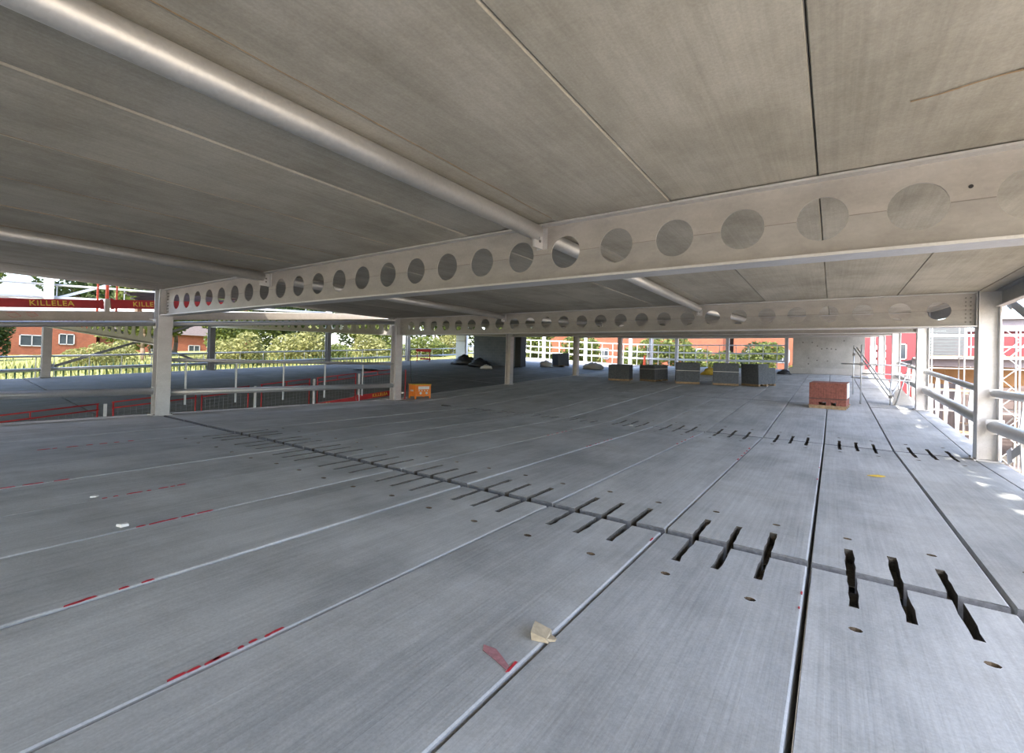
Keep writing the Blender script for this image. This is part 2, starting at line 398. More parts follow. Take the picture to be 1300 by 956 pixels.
# ------------------------------------------------------------------ cellular beams
HS, HR, HC0 = 0.605, 0.182, -0.09
def beam(label, A, B, depth=0.67, phase=None, cat='beam', group=None, weld=True):
    """cellular beam between two points A, B (underside of top flange line); holes every HS"""
    A, B = Vector(A), Vector(B); L = (B-A).length; d = (B-A).normalized()
    t = thing('cellular_beam', label, cat, A, group=group)
    t.rotation_euler = (0, -math.asin(d.z), math.atan2(d.y, d.x))
    x = phase if phase is not None else 0.45
    hs = []
    while x < L-0.12: hs.append(x); x += HS
    zc = -depth/2; hw = HS/2; N = 24; th = .006
    b = MB(); bl_ = MB(); prev = 0.0
    top, bot = -.018, -depth+.02
    def solid(xa, xb): b.box(xa, xb, -th, th, zc, top); bl_.box(xa, xb, -th, th, bot, zc)
    for c in hs:
        if c-hw < 0.02: continue
        xa, xb = c-hw, c+hw
        if xb > L: break
        if xa-prev > 1e-4: solid(prev, xa)
        cor = [(xb, zc), (xb, top), (xa, top), (xa, bot), (xb, bot)]
        def edge(t_):
            dx, dz = math.cos(t_), math.sin(t_)
            s_ = min(hw/abs(dx) if abs(dx) > 1e-6 else 9, (top-zc)/dz if dz > 1e-6 else 9, (bot-zc)/dz if dz < -1e-6 else 9)
            return (c+dx*s_, zc+dz*s_)
        angs = sorted(set([round(2*math.pi*k/N, 6) for k in range(N)] + [round(math.atan2(q-zc, p-c) % (2*math.pi), 6) for p in (xa, xb) for q in (top, bot)]))
        inn = [(c+HR*math.cos(a), zc+HR*math.sin(a)) for a in angs]; out = [edge(a) for a in angs]; n = len(angs)
        vs = [(p[0], -th, p[1]) for p in inn+out] + [(p[0], th, p[1]) for p in inn+out]
        fs = []; fl_ = []
        for k in range(n):
            q = (k+1) % n
            (fs if angs[k] < math.pi-1e-4 else fl_).extend([(k, n+k, n+q, q), (2*n+k, 2*n+q, 3*n+q, 3*n+k), (k, q, 2*n+q, 2*n+k)])
        b.add(vs, fs); bl_.add(vs, fl_); prev = xb
    solid(prev, L)
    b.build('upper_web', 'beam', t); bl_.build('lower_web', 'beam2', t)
    MB().box(0, L, -.10, .10, -.02, 0).build('top_flange', 'galv', t)
    MB().box(0, L, -.13, .13, -depth, -depth+.024).build('bottom_flange', 'galv', t)
    if weld:
        b = MB(); e = 0.0
        for c in hs:
            b.box(max(e, .01), c-HR-.002, -th-.004, th+.004, zc-.003, zc+.003); e = c+HR+.002
        if L-e > .05: b.box(e, L-.01, -th-.004, th+.004, zc-.003, zc+.003)
        b.build('weld_seam', 'seam', t)
    for xe, s in ((0.0, 1), (L, -1)):
        MB().box(min(xe, xe+s*.016), max(xe, xe+s*.016), -.11, .11, -depth-.01, -.02).build('end_plate', 'galv', t)
    # bolted cleat angle against the web at both ends
    for xe, s in ((0.03, 1), (L-.03, -1)):
        b = MB()
        for rx in (.05, .12):
            for r_ in range(7):
                z = -.1 - r_*(depth-.2)/6
                b.tube((xe+s*rx, -th-.014, z), (xe+s*rx, -th, z), .013, n=6)
        b.build('bolts', 'bolt', t)
    return t
PH = (HC0 - (XL+.17)) % HS
bl = ['long galvanised beam with round web holes held by the column next to the ramp guard rail',
      'long galvanised beam with round web holes above the orange generator',
      'galvanised beam with round web holes above the red brick pallet',
      'galvanised beam with round web holes over the row of grey block pallets',
      'galvanised beam with round web holes in front of the cast concrete core wall',
      'galvanised beam with round web holes at the far open edge by white rails']
for i, y in enumerate(YL[3:]):
    z = zm(y)+SOF-.004
    beam(bl[i], (XL+.165, y, z), (XR-.165, y, z), phase=PH)
b2 = MB()
sl_ = ['tilted holed beam of the ramp deck above the green picket fence',
       'tilted holed beam of the ramp deck in front of the pale shrubs',
       'tilted holed beam of the ramp deck over the red plank barrier']
for i, y in enumerate((YL[3], YL[4], YL[5])):
    beam(sl_[i], (XO+.165, y, zo(y)+SOF-.004), (XL-.165, y, zside(XL-.165, y)+SOF-.004), phase=.5, weld=False)

# small bolt hole drilled beside a web hole and two lugs on the lower flange of the first beam
MB().tube((0.80, 4.62-.012, 2.98), (0.80, 4.62-.006, 2.98), .014, n=10).build('bolt_hole', 'black', bpy.data.objects['cellular_beam'])
o = bpy.data.objects['bolt_hole']; o.matrix_parent_inverse = Matrix.Translation(-Vector((XL+.165, YL[3], SOF-.004)))

# ------------------------------------------------------------------ tie tubes under the soffit
def tie_tube(label, x, ya, yb, za, zb, r=.088, group=None, dropa=True):
    t = thing('tie_tube', label, 'steel tube', (x, yb, zb), group=group)
    b = MB(); b.tube((0, ya-yb+.1, za-zb), (0, -.14, 0), r, n=24); b.build('tube', 'tube', t, True)
    b = MB(); b.box(-.012, .012, -.2, -.02, -.17, .07); b.build('cleat_plate', 'galv', t)
    b = MB(); b.box(-.012-.055, .055+.012, -.022, -.007, -.17, .075); b.build('fixing_plate', 'galv', t)
    b = MB(); b.box(-.065, .065, -.16, -.14, -.075, .075); b.build('end_cap', 'galv', t)
    b = MB()
    for z in (-.03, -.09): b.tube((-.013, -.09, z), (-.025, -.09, z), .016, n=6); b.tube((.013, -.09, z), (.025, -.09, z), .016, n=6)
    b.build('bolts', 'bolt', t)
    return t
for i in range(2, 6):
    for x, nm in ((-2.82, 'open'), (-8.95, 'ramp')):
        za, zb = zm(YL[i])+SOF-.11, zm(YL[i+1])+SOF-.11
        lb = {(2, 'open'): 'round galvanised tie tube ending at the holed beam above the wide floor joint slots',
              (2, 'ramp'): 'round galvanised tie tube ending at the holed beam close to the ramp column',
              (3, 'open'): 'bright tie tube crossing to the second holed beam over the slotted plank ends',
              (3, 'ramp'): 'dim tie tube crossing to the second holed beam near the orange generator'}.get((i, nm), 'tie tube under the soffit behind the second holed beam')
        tie_tube(lb, x, YL[i], YL[i+1], za, zb, group='tie tubes hidden behind the beams' if i > 3 else None)

# ------------------------------------------------------------------ steel columns
def column(x, y, z0, z1, label, group=None, mat='galv', w=.31, splice=True):
    t = thing('steel_column', label, 'column', (x, y, z0), group=group)
    H = z1-z0; h = w/2
    MB().box(h-.022, h, -h, h, 0, H).build('flange', mat, t)
    MB().box(-h, -h+.022, -h, h, 0, H).build('flange', mat, t)
    MB().box(-h+.022, h-.022, -.008, .008, 0, H).build('web', mat, t)
    MB().box(-h-.05, h+.05, -h-.05, h+.05, 0, .02).build('base_plate', mat, t)
    b = MB()
    for sx in (-1, 1):
        for sy in (-1, 1): b.tube((sx*(h+.03), sy*(h+.03), .02), (sx*(h+.03), sy*(h+.03), .05), .014, n=6)
    b.build('anchor_bolts', 'bolt', t)
    return t
cl = ['galvanised steel column standing beside the ramp at the end of the long floor joint',
      'galvanised steel column next to the orange generator',
      'galvanised steel column in front of the blue grey blockwork core',
      'galvanised steel column beside the single dark block pallet',
      'slim steel column behind the block pallet without strap', 'slim steel column rising behind the second block pallet of the row']
for i, y in enumerate(YL[3:]): column(XL, y, zm(y)+.002, 6.49 if i == 0 else zm(y)+SOF+1.5, cl[i])
for xx, lb_ in ((XL, 'galvanised column carrying the added roof slab on the ramp side'), (XR, 'galvanised column carrying the added roof slab on the open side')):
    column(xx, YL[2], .002, 6.49, lb_)
cr = ['galvanised column at the open edge holding the beam with the small bolt hole',
      'galvanised column at the open deck edge with tube rails on both sides',
      'galvanised column at the open edge by the scaffold stair guard',
      'pale galvanised column at the open edge beyond the scaffold stair guard',
      'pale galvanised column beside the cast concrete core wall', 'pale column at the open edge corner behind the core wall']
for i, y in enumerate(YL[3:]): column(XR, y, zm(y)+.002, 6.49 if i == 0 else zm(y)+SOF+1.2, cr[i])
for i, y in enumerate((-3.16, 5.35, 12.4, 20.18, 27.96, 35.74)):
    column(XO, y, zo(y)+.004, zo(y)+SOF+2.2, 'grey steel column on the outer ramp edge in front of the trees', 'columns on the outer ramp edge', 'steel_dark' if i in (2, 3) else 'galv')
# ------------------------------------------------------------------ edge beam and bracing at the open side
t = thing('edge_beam', 'dark steel channel along the open edge of the soffit', 'beam', (2.58, YL[2], SOF))
MB().box(-.012, .012, 0, YL[4]-YL[2]-.16, -.30, -.02).build('channel_web', 'steel_dark', t)
MB().box(-.10, .012, 0, YL[4]-YL[2]-.16, -.31, -.295).build('lower_lip', 'galv', t)
MB().box(-.10, .012, 0, YL[4]-YL[2]-.16, -.02, -.005).build('upper_lip', 'steel_dark', t)
t = thing('edge_beam', 'steel channel along the soffit edge past the rail column, rising with the slope', 'beam', (2.58, YL[4], SOF))
b = MB()
for i in range(4, 7):
    b.bar((0, YL[i]-YL[4]+.17, zm(YL[i])-.16), (0, YL[i+1]-YL[4]-.17, zm(YL[i+1])-.16), .024, .28)
b.build('channel_web', 'steel_dark', t)
def brace(label, a, b_, mat='steel_dark', w=.012, h=.13):
    t = thing('brace_bar', label, 'brace', a)
    d = Vector(b_)-Vector(a)
    MB().bar((0,0,0), d, w, h).build('flat_bar', mat, t)
    q = d.normalized()*.22
    MB().bar(-q*.3, q, .016, .26).build('gusset_plate', mat, t)
    return t
brace('flat steel brace falling from the head of the open edge column', (2.66, 12.25, 3.02), (2.66, 4.8, .25), h=.16)
brace('flat steel brace rising from the foot of the open edge column', (2.69, 12.25, .12), (2.69, 4.8, 2.9), h=.16)

# ------------------------------------------------------------------ tube barriers
def barrier(name, label, x, ya, yb, za, zb, rails, posts, mat='rail', postkind=None, side=1, group=None):
    """rails: list of (height, radius); posts: list of y"""
    t = thing(name, label, 'guard rail', (x, ya, za), group=group)
    d = zb-za; L = yb-ya
    for h, r in rails:
        b = MB(); b.tube((0, 0, h), (0, L, d+h), r, n=20); b.build('rail_tube', mat, t, True)
        for e, s in ((0, 1), (L, -1)):
            b = MB(); b.box(-r*1.15, r*1.15, min(e, e-s*.015), max(e, e-s*.015), h+d*e/L-r*1.25, h+d*e/L+r*1.25); b.build('end_plate', 'galv', t)
    for py in posts:
        u = py-ya; zz = d*u/L
        if postkind == 'spindle':                                   # tapered plate, widest at the lower rail
            lo, hi = rails[-1][0], rails[0][0]
            w0, w1 = .028, .062; xc = side*(rails[-1][1]+.07)
            poly = [(xc-w0, zz+lo-.78), (xc+w0, zz+lo-.78), (xc+w1, zz+lo-.02), (xc+w1, zz+lo+.10), (xc+w0, zz+hi-.02), (xc-w0, zz+hi-.02), (xc-w1, zz+lo+.10), (xc-w1, zz+lo-.02)]
            b = MB(); b.prism(poly, 'y', u-.03, u+.03); p_ = b.build('tapered_post', 'bracket', t)
            b = MB()
            for q in (-.62, -.35, .28, .5): b.tube((xc, u-.034, zz+lo+q), (xc, u-.029, zz+lo+q), .016, n=8)
            b.build('bolts', 'bolt', p_)
        elif postkind == 'hanger':
            b = MB(); b.box(-side*.10-.012, -side*.10+.012, u-.022, u+.022, zz+.22, zz+rails[0][0]); b.build('flat_post', 'rail', t)
        else:
            b = MB(); b.tube((-.05*side, u, zz+.02), (-.05*side, u, zz+rails[0][0]), .02, n=8); b.build('post', mat, t)
    return t
barrier('edge_barrier', 'two tube barrier with white tapered posts near the sunlit floor patches', 2.50, 4.8, 12.22, 0, 0, [(1.28, .07), (.66, .11)], [5.3, 6.9, 8.5, 10.1, 11.35], postkind='spindle')
barrier('edge_barrier', 'two tube barrier with white tapered posts rising with the deck past the open edge column', 2.50, 12.58, 20.0, zm(12.58), zm(20.0), [(1.28, .07), (.66, .11)], [13.5, 15.0, 16.5, 18.0, 19.3], postkind='spindle')
barrier('edge_barrier', 'short pale tube barrier along the edge beyond the scaffold guard', 2.50, 20.36, 27.78, zm(20.36), zm(27.78), [(1.28, .07), (.66, .11)], [21.5, 23, 24.5, 26], postkind='spindle')
barrier('edge_barrier', 'two tube barrier with hanging flat posts between ramp column and generator column', XL, 4.80, 12.22, 0, 0, [(1.42, .05), (.57, .085)], [5.2, 6.48, 7.9, 9.35, 10.9], postkind='hanger')
barrier('edge_barrier', 'single thick barrier tube on the deck edge running up to the ramp column', XL, -3.0, 4.44, 0, 0, [(.62, .085)], [])
for i, (ya, yb, lb) in enumerate(((4.8, 12.22, 'tube running under the pale fascia between ramp column and generator column'), (-3.0, 4.44, 'tube running under the pale fascia with red scribbles'))):
    za = 2.36 if i == 0 else 1.68; zb = 3.04 if i == 0 else 2.34
    t = thing('fascia_tube', lb, 'steel tube', (XL, ya, za))
    b = MB(); b.tube((0,0,0), (0, yb-ya, zb-za), .065, n=20); b.build('tube', 'rail', t, True)
    for e, z in ((0, 0), (yb-ya, zb-za)):
        MB().box(-.1, .1, e-.008, e+.008, z-.12, z+.12).build('end_plate', 'galv', t)
# outer ramp edge rails on both levels
outs = [(-3.0, 5.19), (5.51, 12.24), (12.56, 20.02), (20.34, 27.8), (28.12, 35.6)]
for i, (ya, yb) in enumerate(outs):
    n = 6
    ps = [ya+.15+(yb-ya-.3)*k/(n-1) for k in range(n)]
    barrier('outer_rail', 'two tube guard rail with thin posts along the outer ramp edge', XO-.1, ya, yb, zo(ya), zo(yb), [(1.0, .05), (.38, .075)], ps, group='guard rails on the outer ramp edge')
    if i < 3:
        barrier('outer_rail', 'two tube guard rail on the upper deck in front of the trees', XO-.1, ya, yb, zo(ya)+SOF+.2, zo(yb)+SOF+.2, [(1.0, .05), (.38, .075)], ps[::2], mat='steel_dark', group='guard rails on the upper deck')
brace('diagonal brace climbing from the outer ramp column over the meadow', (XO-.22, 5.5, zo(5.5)+.45), (XO-.22, 12.2, zo(12.2)+2.9))
brace('diagonal brace dropping to the outer ramp column by the sunlit trees', (XO-.22, 6.6, zo(6.6)+2.9), (XO-.22, 12.2, zo(12.2)+.35))
brace('diagonal brace on the upper deck in front of the tree tops', (XO-.22, 5.5, zo(5.5)+SOF+.5), (XO-.22, 12.2, zo(12.2)+SOF+3.4))

# ------------------------------------------------------------------ ramp deck on the far side of the void, and the deck above it
ramp_s = struct('ramp_deck', 'sloping concrete ramp deck with planks, beyond the void')
upper = struct('upper_ramp_deck', 'sloping upper concrete ramp deck with pale edge')
NP = 13
def deck_plank(parent, name, mat, x0, x1, y0, y1, dz, th, gap):
    b = MB(); xa, xb, ya, yb = x0+gap, x1-gap, y0+.03, y1-.03
    c = [(xa,ya),(xb,ya),(xb,yb),(xa,yb)]
    b.hexa([(x, y, zside(x, y)+dz-th) for x, y in c] + [(x, y, zside(x, y)+dz) for x, y in c])
    return b.build(name, mat, parent)
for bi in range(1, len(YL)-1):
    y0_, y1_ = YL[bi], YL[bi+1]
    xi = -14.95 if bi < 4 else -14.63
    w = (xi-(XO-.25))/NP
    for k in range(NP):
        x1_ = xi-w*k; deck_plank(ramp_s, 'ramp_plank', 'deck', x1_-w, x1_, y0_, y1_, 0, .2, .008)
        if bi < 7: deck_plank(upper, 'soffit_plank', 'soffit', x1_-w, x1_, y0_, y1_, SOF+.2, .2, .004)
    for y in (y0_,):
        MB().hexa([(XO,y-.1,zo(y)-.24),(xi,y-.1,zside(xi,y)-.24),(xi,y+.1,zside(xi,y)-.24),(XO,y+.1,zo(y)-.24),
                   (XO,y-.1,zo(y)-.2),(xi,y-.1,zside(xi,y)-.2),(xi,y+.1,zside(xi,y)-.2),(XO,y+.1,zo(y)-.2)]).build('bearing_flange', 'steel_dark', ramp_s)
# pale fascia along the inner edge of the upper ramp deck
M['fascia'] = concrete('pale edge concrete', (0.50, 0.44, 0.36), (0.66, 0.60, 0.52), (0.46, 0.40, 0.33), 0.1)
for ya, yb in ((-3.1, 4.6), (4.64, 12.3)):
    t = MB(); t.bar((-14.9, ya, zi(ya)+SOF+.11), (-14.9, yb, zi(yb)+SOF+.11), .06, .22); t.build('fascia', 'fascia', upper)
def scribble(y, z0, s=1.0):
    b = MB(); pts = [(0, .04), (.10, .05), (.16, .0), (.08, -.03), (.02, .0)]
    for (a, c), (d, e) in zip(pts[:-1], pts[1:]): b.bar((-14.866, y+a*s, z0+c*s), (-14.866, y+d*s, z0+e*s), .004, .03, (1,0,0))
    return b
scribble(1.95, zi(2)+SOF+.12, 1.4).build('red_scribble', 'spray', upper)
scribble(2.25, zi(2.3)+SOF+.13, 1.2).build('red_scribble', 'spray', upper)

# ------------------------------------------------------------------ red edge guards and lettered toe boards
def lettering(txt, size, mat, parent, loc, rot, name='lettering', depth=.002):
    cu = bpy.data.curves.new('t', 'FONT'); cu.body = txt; cu.size = size; cu.extrude = depth
    cu.align_x = 'CENTER'; cu.align_y = 'CENTER'; cu.space_character = 1.12; cu.offset = size*.012
    tmp = bpy.data.objects.new('t', cu); COL.objects.link(tmp)
    bpy.context.view_layer.update()
    me = bpy.data.meshes.new_from_object(tmp.evaluated_get(bpy.context.evaluated_depsgraph_get()))
    bpy.data.objects.remove(tmp); me.materials.clear(); me.materials.append(M[mat])
    return put(name, me, parent, loc, rot)
def toe_board(label, x, ya, yb, za, zb, h=.20, texts=(), grp=None, tsize=.15):
    t = thing('toe_board', label, 'board', (x, ya, za), group=grp)
    ang = math.atan2(zb-za, yb-ya); L = math.hypot(zb-za, yb-ya)
    t.rotation_euler = (ang, 0, 0)
    MB().box(-.02, .02, 0, L, 0, h).build('board', 'red', t)
    for e in (.03, L-.03): MB().box(-.03, .03, e-.03, e+.03, -.02, h+.02).build('end_clip', 'red', t)
    for ty, size in texts:
        lettering('KILLELEA', size, 'yellow', t, (.023, ty, h*.5), (R(90), 0, R(90)))
    return t
zt_ = lambda Y: zi(Y)+SOF+.30
toe_board('long red toe board with yellow lettering above the fascia with red scribbles', -14.92, -1.5, 3.60, zt_(-1.5), zt_(3.60), .20, ((1.2, .17), (4.2, .17)))
toe_board('short red toe board with yellow lettering beside the dark timber stack', -14.92, 3.74, 7.0, zt_(3.74), zt_(7.0), .22, ((.82, .17),))
zl_ = lambda Y: zi(Y)+.05
toe_board('red toe board with yellow lettering low on the ramp beside the generator column', -15.0, 11.2, 13.2, zl_(11.2)+.04, zl_(13.2)+.04, .20, ((1.1, .17),))
toe_board('red toe board with yellow lettering sinking behind the deck edge', -15.0, 8.7, 11.14, zl_(8.7), zl_(11.14), .20, ((1.0, .17),))
def guard(label, x, ya, yb, zf, h=1.08, clamp=True, grp=None):
    t = thing('mesh_guard', label, 'guard panel', (x, ya, zf(ya)), group=grp)
    L = yb-ya; d = zf(yb)-zf(ya)
    for hh in (h, h-.15, .1):
        MB().tube((0,0,hh), (0,L,d+hh), .017, n=8).build('bar', 'red', t, True)
    for u in (.03, L-.03):
        MB().tube((0,u,.05+d*u/L), (0,u,h+d*u/L), .019, n=8).build('upright', 'red', t, True)
    MB().tube((0,L*.5,h-.15+d*.5), (0,L*.5,h+d*.5), .015, n=6).build('stay', 'red', t)
    b = MB(); n = int(L/.12)
    for k in range(1, n): u = L*k/n; b.tube((0,u,.1+d*u/L), (0,u,h-.15+d*u/L), .0028, n=4)
    for k in range(1, 8): z = .1+(h-.25)*k/8; b.tube((0,0,z), (0,L,d+z), .0028, n=4)
    b.build('wire_mesh', 'steel_dark', t)
    return t
gz = lambda Y: zi(Y)+.06
gd = [(-1.4, 1.1), (1.2, 3.60), (3.85, 5.75), (5.85, 7.2), (7.55, 9.25), (9.5, 11.15), (11.4, 12.9)]
for k, (ya, yb) in enumerate(gd):
    guard(['red mesh guard panel at the low end of the ramp under the red scribbles', 'red mesh guard panel before the first grey guard post on the ramp',
           'red mesh guard panel partly hidden by the ramp column', 'red mesh guard panel just past the ramp column', 'red mesh guard panel between the second and third grey guard posts',
           'red mesh guard panel above the toe board that sinks behind the deck', 'red mesh guard panel above the lettered toe board by the generator column'][k],
          -15.0, ya, yb, gz, grp='red edge guards along the ramp')
for k, y in enumerate((3.72, 7.38, 9.40, 11.28)):
    t = thing('guard_post', 'grey steel post between red guard panels on the ramp edge', 'post', (-15.0, y, zi(y)), group='grey guard posts on the ramp edge')
    MB().box(-.025, .025, -.03, .03, 0, 1.12).build('shaft', 'galv', t); MB().box(-.05, .05, -.05, .05, 0, .02).build('foot', 'galv', t)
for k, (y, mt, hh) in enumerate(((3.49, 'redorange', 1.15), (3.67, 'redorange', 1.15), (3.86, 'redorange', 1.15))):
    t = thing('guard_post', ['thin orange red post at the end of the long lettered toe board', 'thick orange red post with pale foot between the lettered toe boards', 'thin orange red post at the start of the short lettered toe board'][k], 'post', (-14.98, y, zi(y)+SOF+.2))
    r_ = .022 if k != 1 else .035
    MB().tube((0,0,.32 if k == 1 else 0), (0,0,hh), r_, n=8).build('shaft', mt, t)
    if k == 1: MB().box(-.045, .075, -.045, .045, 0, .34).build('socket', 'fascia', t)
    else: MB().box(-.04, .04, -.04, .04, 0, .02).build('foot', mt, t)
t = thing('timber_stack', 'dark timber boards lying on the upper ramp beside the short toe board', 'timber', (-15.25, 4.15, zi(4.15)+SOF+.2))
rt_ = random.Random(5)
for k in range(6):
    MB().box(-.12+rt_.uniform(-.03, .03), .10, 0+rt_.uniform(0, .3), 2.4+rt_.uniform(-.3, .3), .28+k*.045, .32+k*.045).build('board', 'roof', t)
MB().box(-.1, .1, .2, .3, 0, .28).build('bearer', 'timber', t); MB().box(-.1, .1, 1.9, 2.0, 0.06, .28).build('bearer', 'timber', t)
for ch in t.children: pass
t.rotation_euler = (math.atan(.097), 0, 0)

# ------------------------------------------------------------------ cast core wall, blockwork core
def wallbox(b, a, c, th, z0, z1): return b.bar((*a, (z0+z1)/2), (*c, (z0+z1)/2), th, z1-z0)
wc = struct('wall_back', 'cast grey concrete core wall with dark tie holes')
yw = 38.3; zw = zm(yw)
MB().box(-2.35, 1.72, yw, yw+3.6, zw, zw+SOF).build('core_block', 'core', wc)
MB().box(-2.55, 1.95, yw-.35, yw, zw, zw+.42).build('plinth', 'core', wc)
b = MB()
for x, z in ((-1.75, 2.2), (-1.2, 2.2), (-.9, 1.95), (-.65, 1.75), (-.35, 1.78), (-.1, 1.75), (.15, 1.72), (-1.4, 1.1), (-.9, .95), (-.3, .92), (-1.4, .7), (.6, 2.3)):
    b.tube((x, yw-.004, zw+z), (x, yw+.03, zw+z), .05, n=8)
b.build('tie_holes', 'bolt', wc)
wb = struct('wall_back_left', 'blue grey blockwork core with a blacked in door opening')
zb_ = 1.25
MB().box(-25.3, -21.0, 30.6, 31.0, zb_, zb_+2.9).build('block_wall', 'blockwall', wb)
MB().box(-25.3, -24.9, 31.0, 36.5, zb_, zb_+2.9).build('block_wall', 'blockwall', wb)
MB().box(-21.0, -20.8, 30.6, 31.9, zb_, zb_+2.9).build('doorway_dark_side', 'black', wb)  # solid black boxes stand in for the shade inside the doorway
MB().box(-20.8, -20.45, 30.6, 30.85, zb_, zb_+2.9).build('doorway_dark_front', 'black', wb)
t = thing('window_panel', 'pale blue framed glazing panel leaning beside the blockwork core', 'panel', (-26.6, 30.4, 1.33))
MB().box(-.55, .55, -.02, .02, 0, 2.6).build('sheet', 'rail', t); MB().box(.50, .58, -.05, .05, 0, 2.65).build('upright', 'white', t); MB().box(-.55, .55, -.05, .0, 2.0, 2.08).build('crossbar', 'white', t)

# ------------------------------------------------------------------ generator
t = thing('generator', 'orange site generator with control panel beside the steel column', 'generator', (-13.72, 13.25, zm(13.25)+.002), (0, 0, R(80)))
MB().box(-.37, .37, -.24, .24, .10, .56).build('body', 'orange', t)
MB().box(-.385, .385, -.255, .255, .555, .585).build('lid', 'leafy', t)
for sx in (-1, 1):
    for sy in (-1, 1): MB().box(sx*.34-.025, sx*.34+.025, sy*.21-.025, sy*.21+.025, 0, .11).build('foot', 'orange', t)
p_ = MB().box(-.33, .33, -.252, -.24, .14, .52).build('control_panel', 'orange', t)
MB().box(-.24, .28, -.258, -.252, .38, .50).build('white_label', 'white', p_)
for k in range(4): MB().tube((-.20+k*.13, -.252, .33), (-.20+k*.13, -.265, .33), .025, n=10).build('switch', 'strap', p_)
for k in range(2): MB().tube((-.13+k*.28, -.252, .23), (-.13+k*.28, -.275, .23), .05, n=12).build('socket', 'strap', p_)
MB().box(-.378, -.37, -.10, .10, .30, .36).build('side_handle', 'strap', t)
b = MB(); pts = [(-.3, .12, .585), (-.33, .15, .9), (-.36, .17, 1.4), (-.37, .18, 1.95)]
for a, c in zip(pts[:-1], pts[1:]): b.tube(a, c, .012, n=6)
b.build('cable', 'black', t)
t = thing('marker_pole', 'slim red pole standing behind the generator column', 'pole', (-14.0, 12.72, zm(12.72)+.002))
MB().tube((0,0,0), (0,0,1.18), .024, n=8).build('shaft', 'red', t); MB().box(-.06, .06, -.06, .06, 0, .02).build('foot', 'red', t)

# ------------------------------------------------------------------ pallets of blocks
pb = MB()
for k in range(5): pb.box(-.6, .6, -.5+k*.225, -.5+k*.225+.1, .10, .122)
pallet_top = pb.mesh('deck_boards', 'timber')
pbear = MB().box(-.6, .6, -.05, .05, .02, .10).mesh('bearer', 'timber')
blockme = MB().box(-.197, .197, -.097, .097, .0015, .2).mesh('block', 'block')
def pallet(parent):
    put('deck_boards', pallet_top, parent)
    for y in (-.45, 0, .45): put('bearer', pbear, parent, (0, y, 0))
def block_stack(label, x, y, rz, courses=5, missing=(), strap=True, sx=1.0, grp='pallets of grey blocks'):
    t = thing('block_pallet', label, 'block pallet', (x, y, zm(y)+(.0 if x > -14.3 else SL*0+zside(x, y)-zm(y))+.004), (math.atan(SL), 0, R(rz)))
    pallet(t)
    for c in range(courses):
        for i in range(3):
            for j in range(5):
                if 0 < j < 4 and i == 1 and c < courses-2: continue
                if (c, i, j) in missing: continue
                put('block', blockme, t, (-.4+.4*i, -.4+.2*j, .122+.2*c))
    if strap:
        for z in (.122+.2*3,):
            b = MB(); b.box(-.604, .604, -.503, -.5, z-.012, z+.012); b.box(-.604, .604, .5, .503, z-.012, z+.012); b.box(-.604, -.601, -.5, .5, z-.012, z+.012); b.box(.601, .604, -.5, .5, z-.012, z+.012)
            b.build('strap', 'strap', t)
    return t
block_stack('pallet of dark grey blocks in the row, next after the steel column, without strap', -10.25, 26.0, 8, 4, strap=False)
block_stack('strapped pallet of dark grey blocks, second in the row from the steel column', -8.45, 26.5, -28, 4)
block_stack('wide pallet of dark grey blocks in the middle of the row of five', -6.5, 26.1, 18, 5, strap=True)
block_stack('pallet of dark grey blocks beside the yellow bags', -4.6, 26.2, 12, 5)
block_stack('pallet of dark grey blocks with one top corner missing', -3.1, 26.5, -42, 5, missing={(4, i_, j_) for i_ in range(3) for j_ in (3, 4)}, strap=False)
block_stack('single pallet of dark blocks far back near the open deck edge', -19.0, 34.6, -35, 5, strap=False)

# ------------------------------------------------------------------ red brick pallet
t = thing('brick_pallet', 'pallet of red bricks standing on the plank joint', 'brick pallet', (-.08, 19.25, zm(19.25)+.004), (math.atan(SL), 0, R(-7)))
for y in (-.4, 0, .4): MB().box(-.52, .52, y-.05, y+.05, 0, .09).build('bearer', 'timber', t)
MB().box(-.55, .55, -.45, .45, .09, .112).build('deck_boards', 'timber', t)
def brick_pack(z0, rows, voids, name):
    b = MB(); rr = random.Random(int(z0*100))
    cw, ch, cd = .068, .215, .1025                                  # bricks on end, stretcher faces out
    nx = 15
    for r_ in range(rows):
        for i in range(nx):
            for j in range(4):
                if (r_, i) in voids: continue
                if 0 < j < 3 and 0 < i < nx-1 and r_ < rows-1: continue
                x = -.52+i*.0695; y = -.42+j*.21; q = rr.uniform(-.004, .004)
                b.box(x, x+cw-.004, y+q, y+.205+q, z0+r_*.105, z0+r_*.105+.1)
    return b.build(name, 'brick', t)
a = brick_pack(.112, 2, {(0, 4), (0, 5), (0, 6), (0, 9), (0, 10)}, 'lower_brick_pack'); a['kind'] = 'stuff'
a = brick_pack(.345, 5, set(), 'upper_brick_pack'); a['kind'] = 'stuff'
MB().box(.525, .535, -.3, .3, .36, .86).build('white_wrapper', 'strap', t)
MB().box(-.525, .525, -.428, .428, .323, .346).build('dark_band', 'roof', t)  # solid dark band filling the space between the two packs

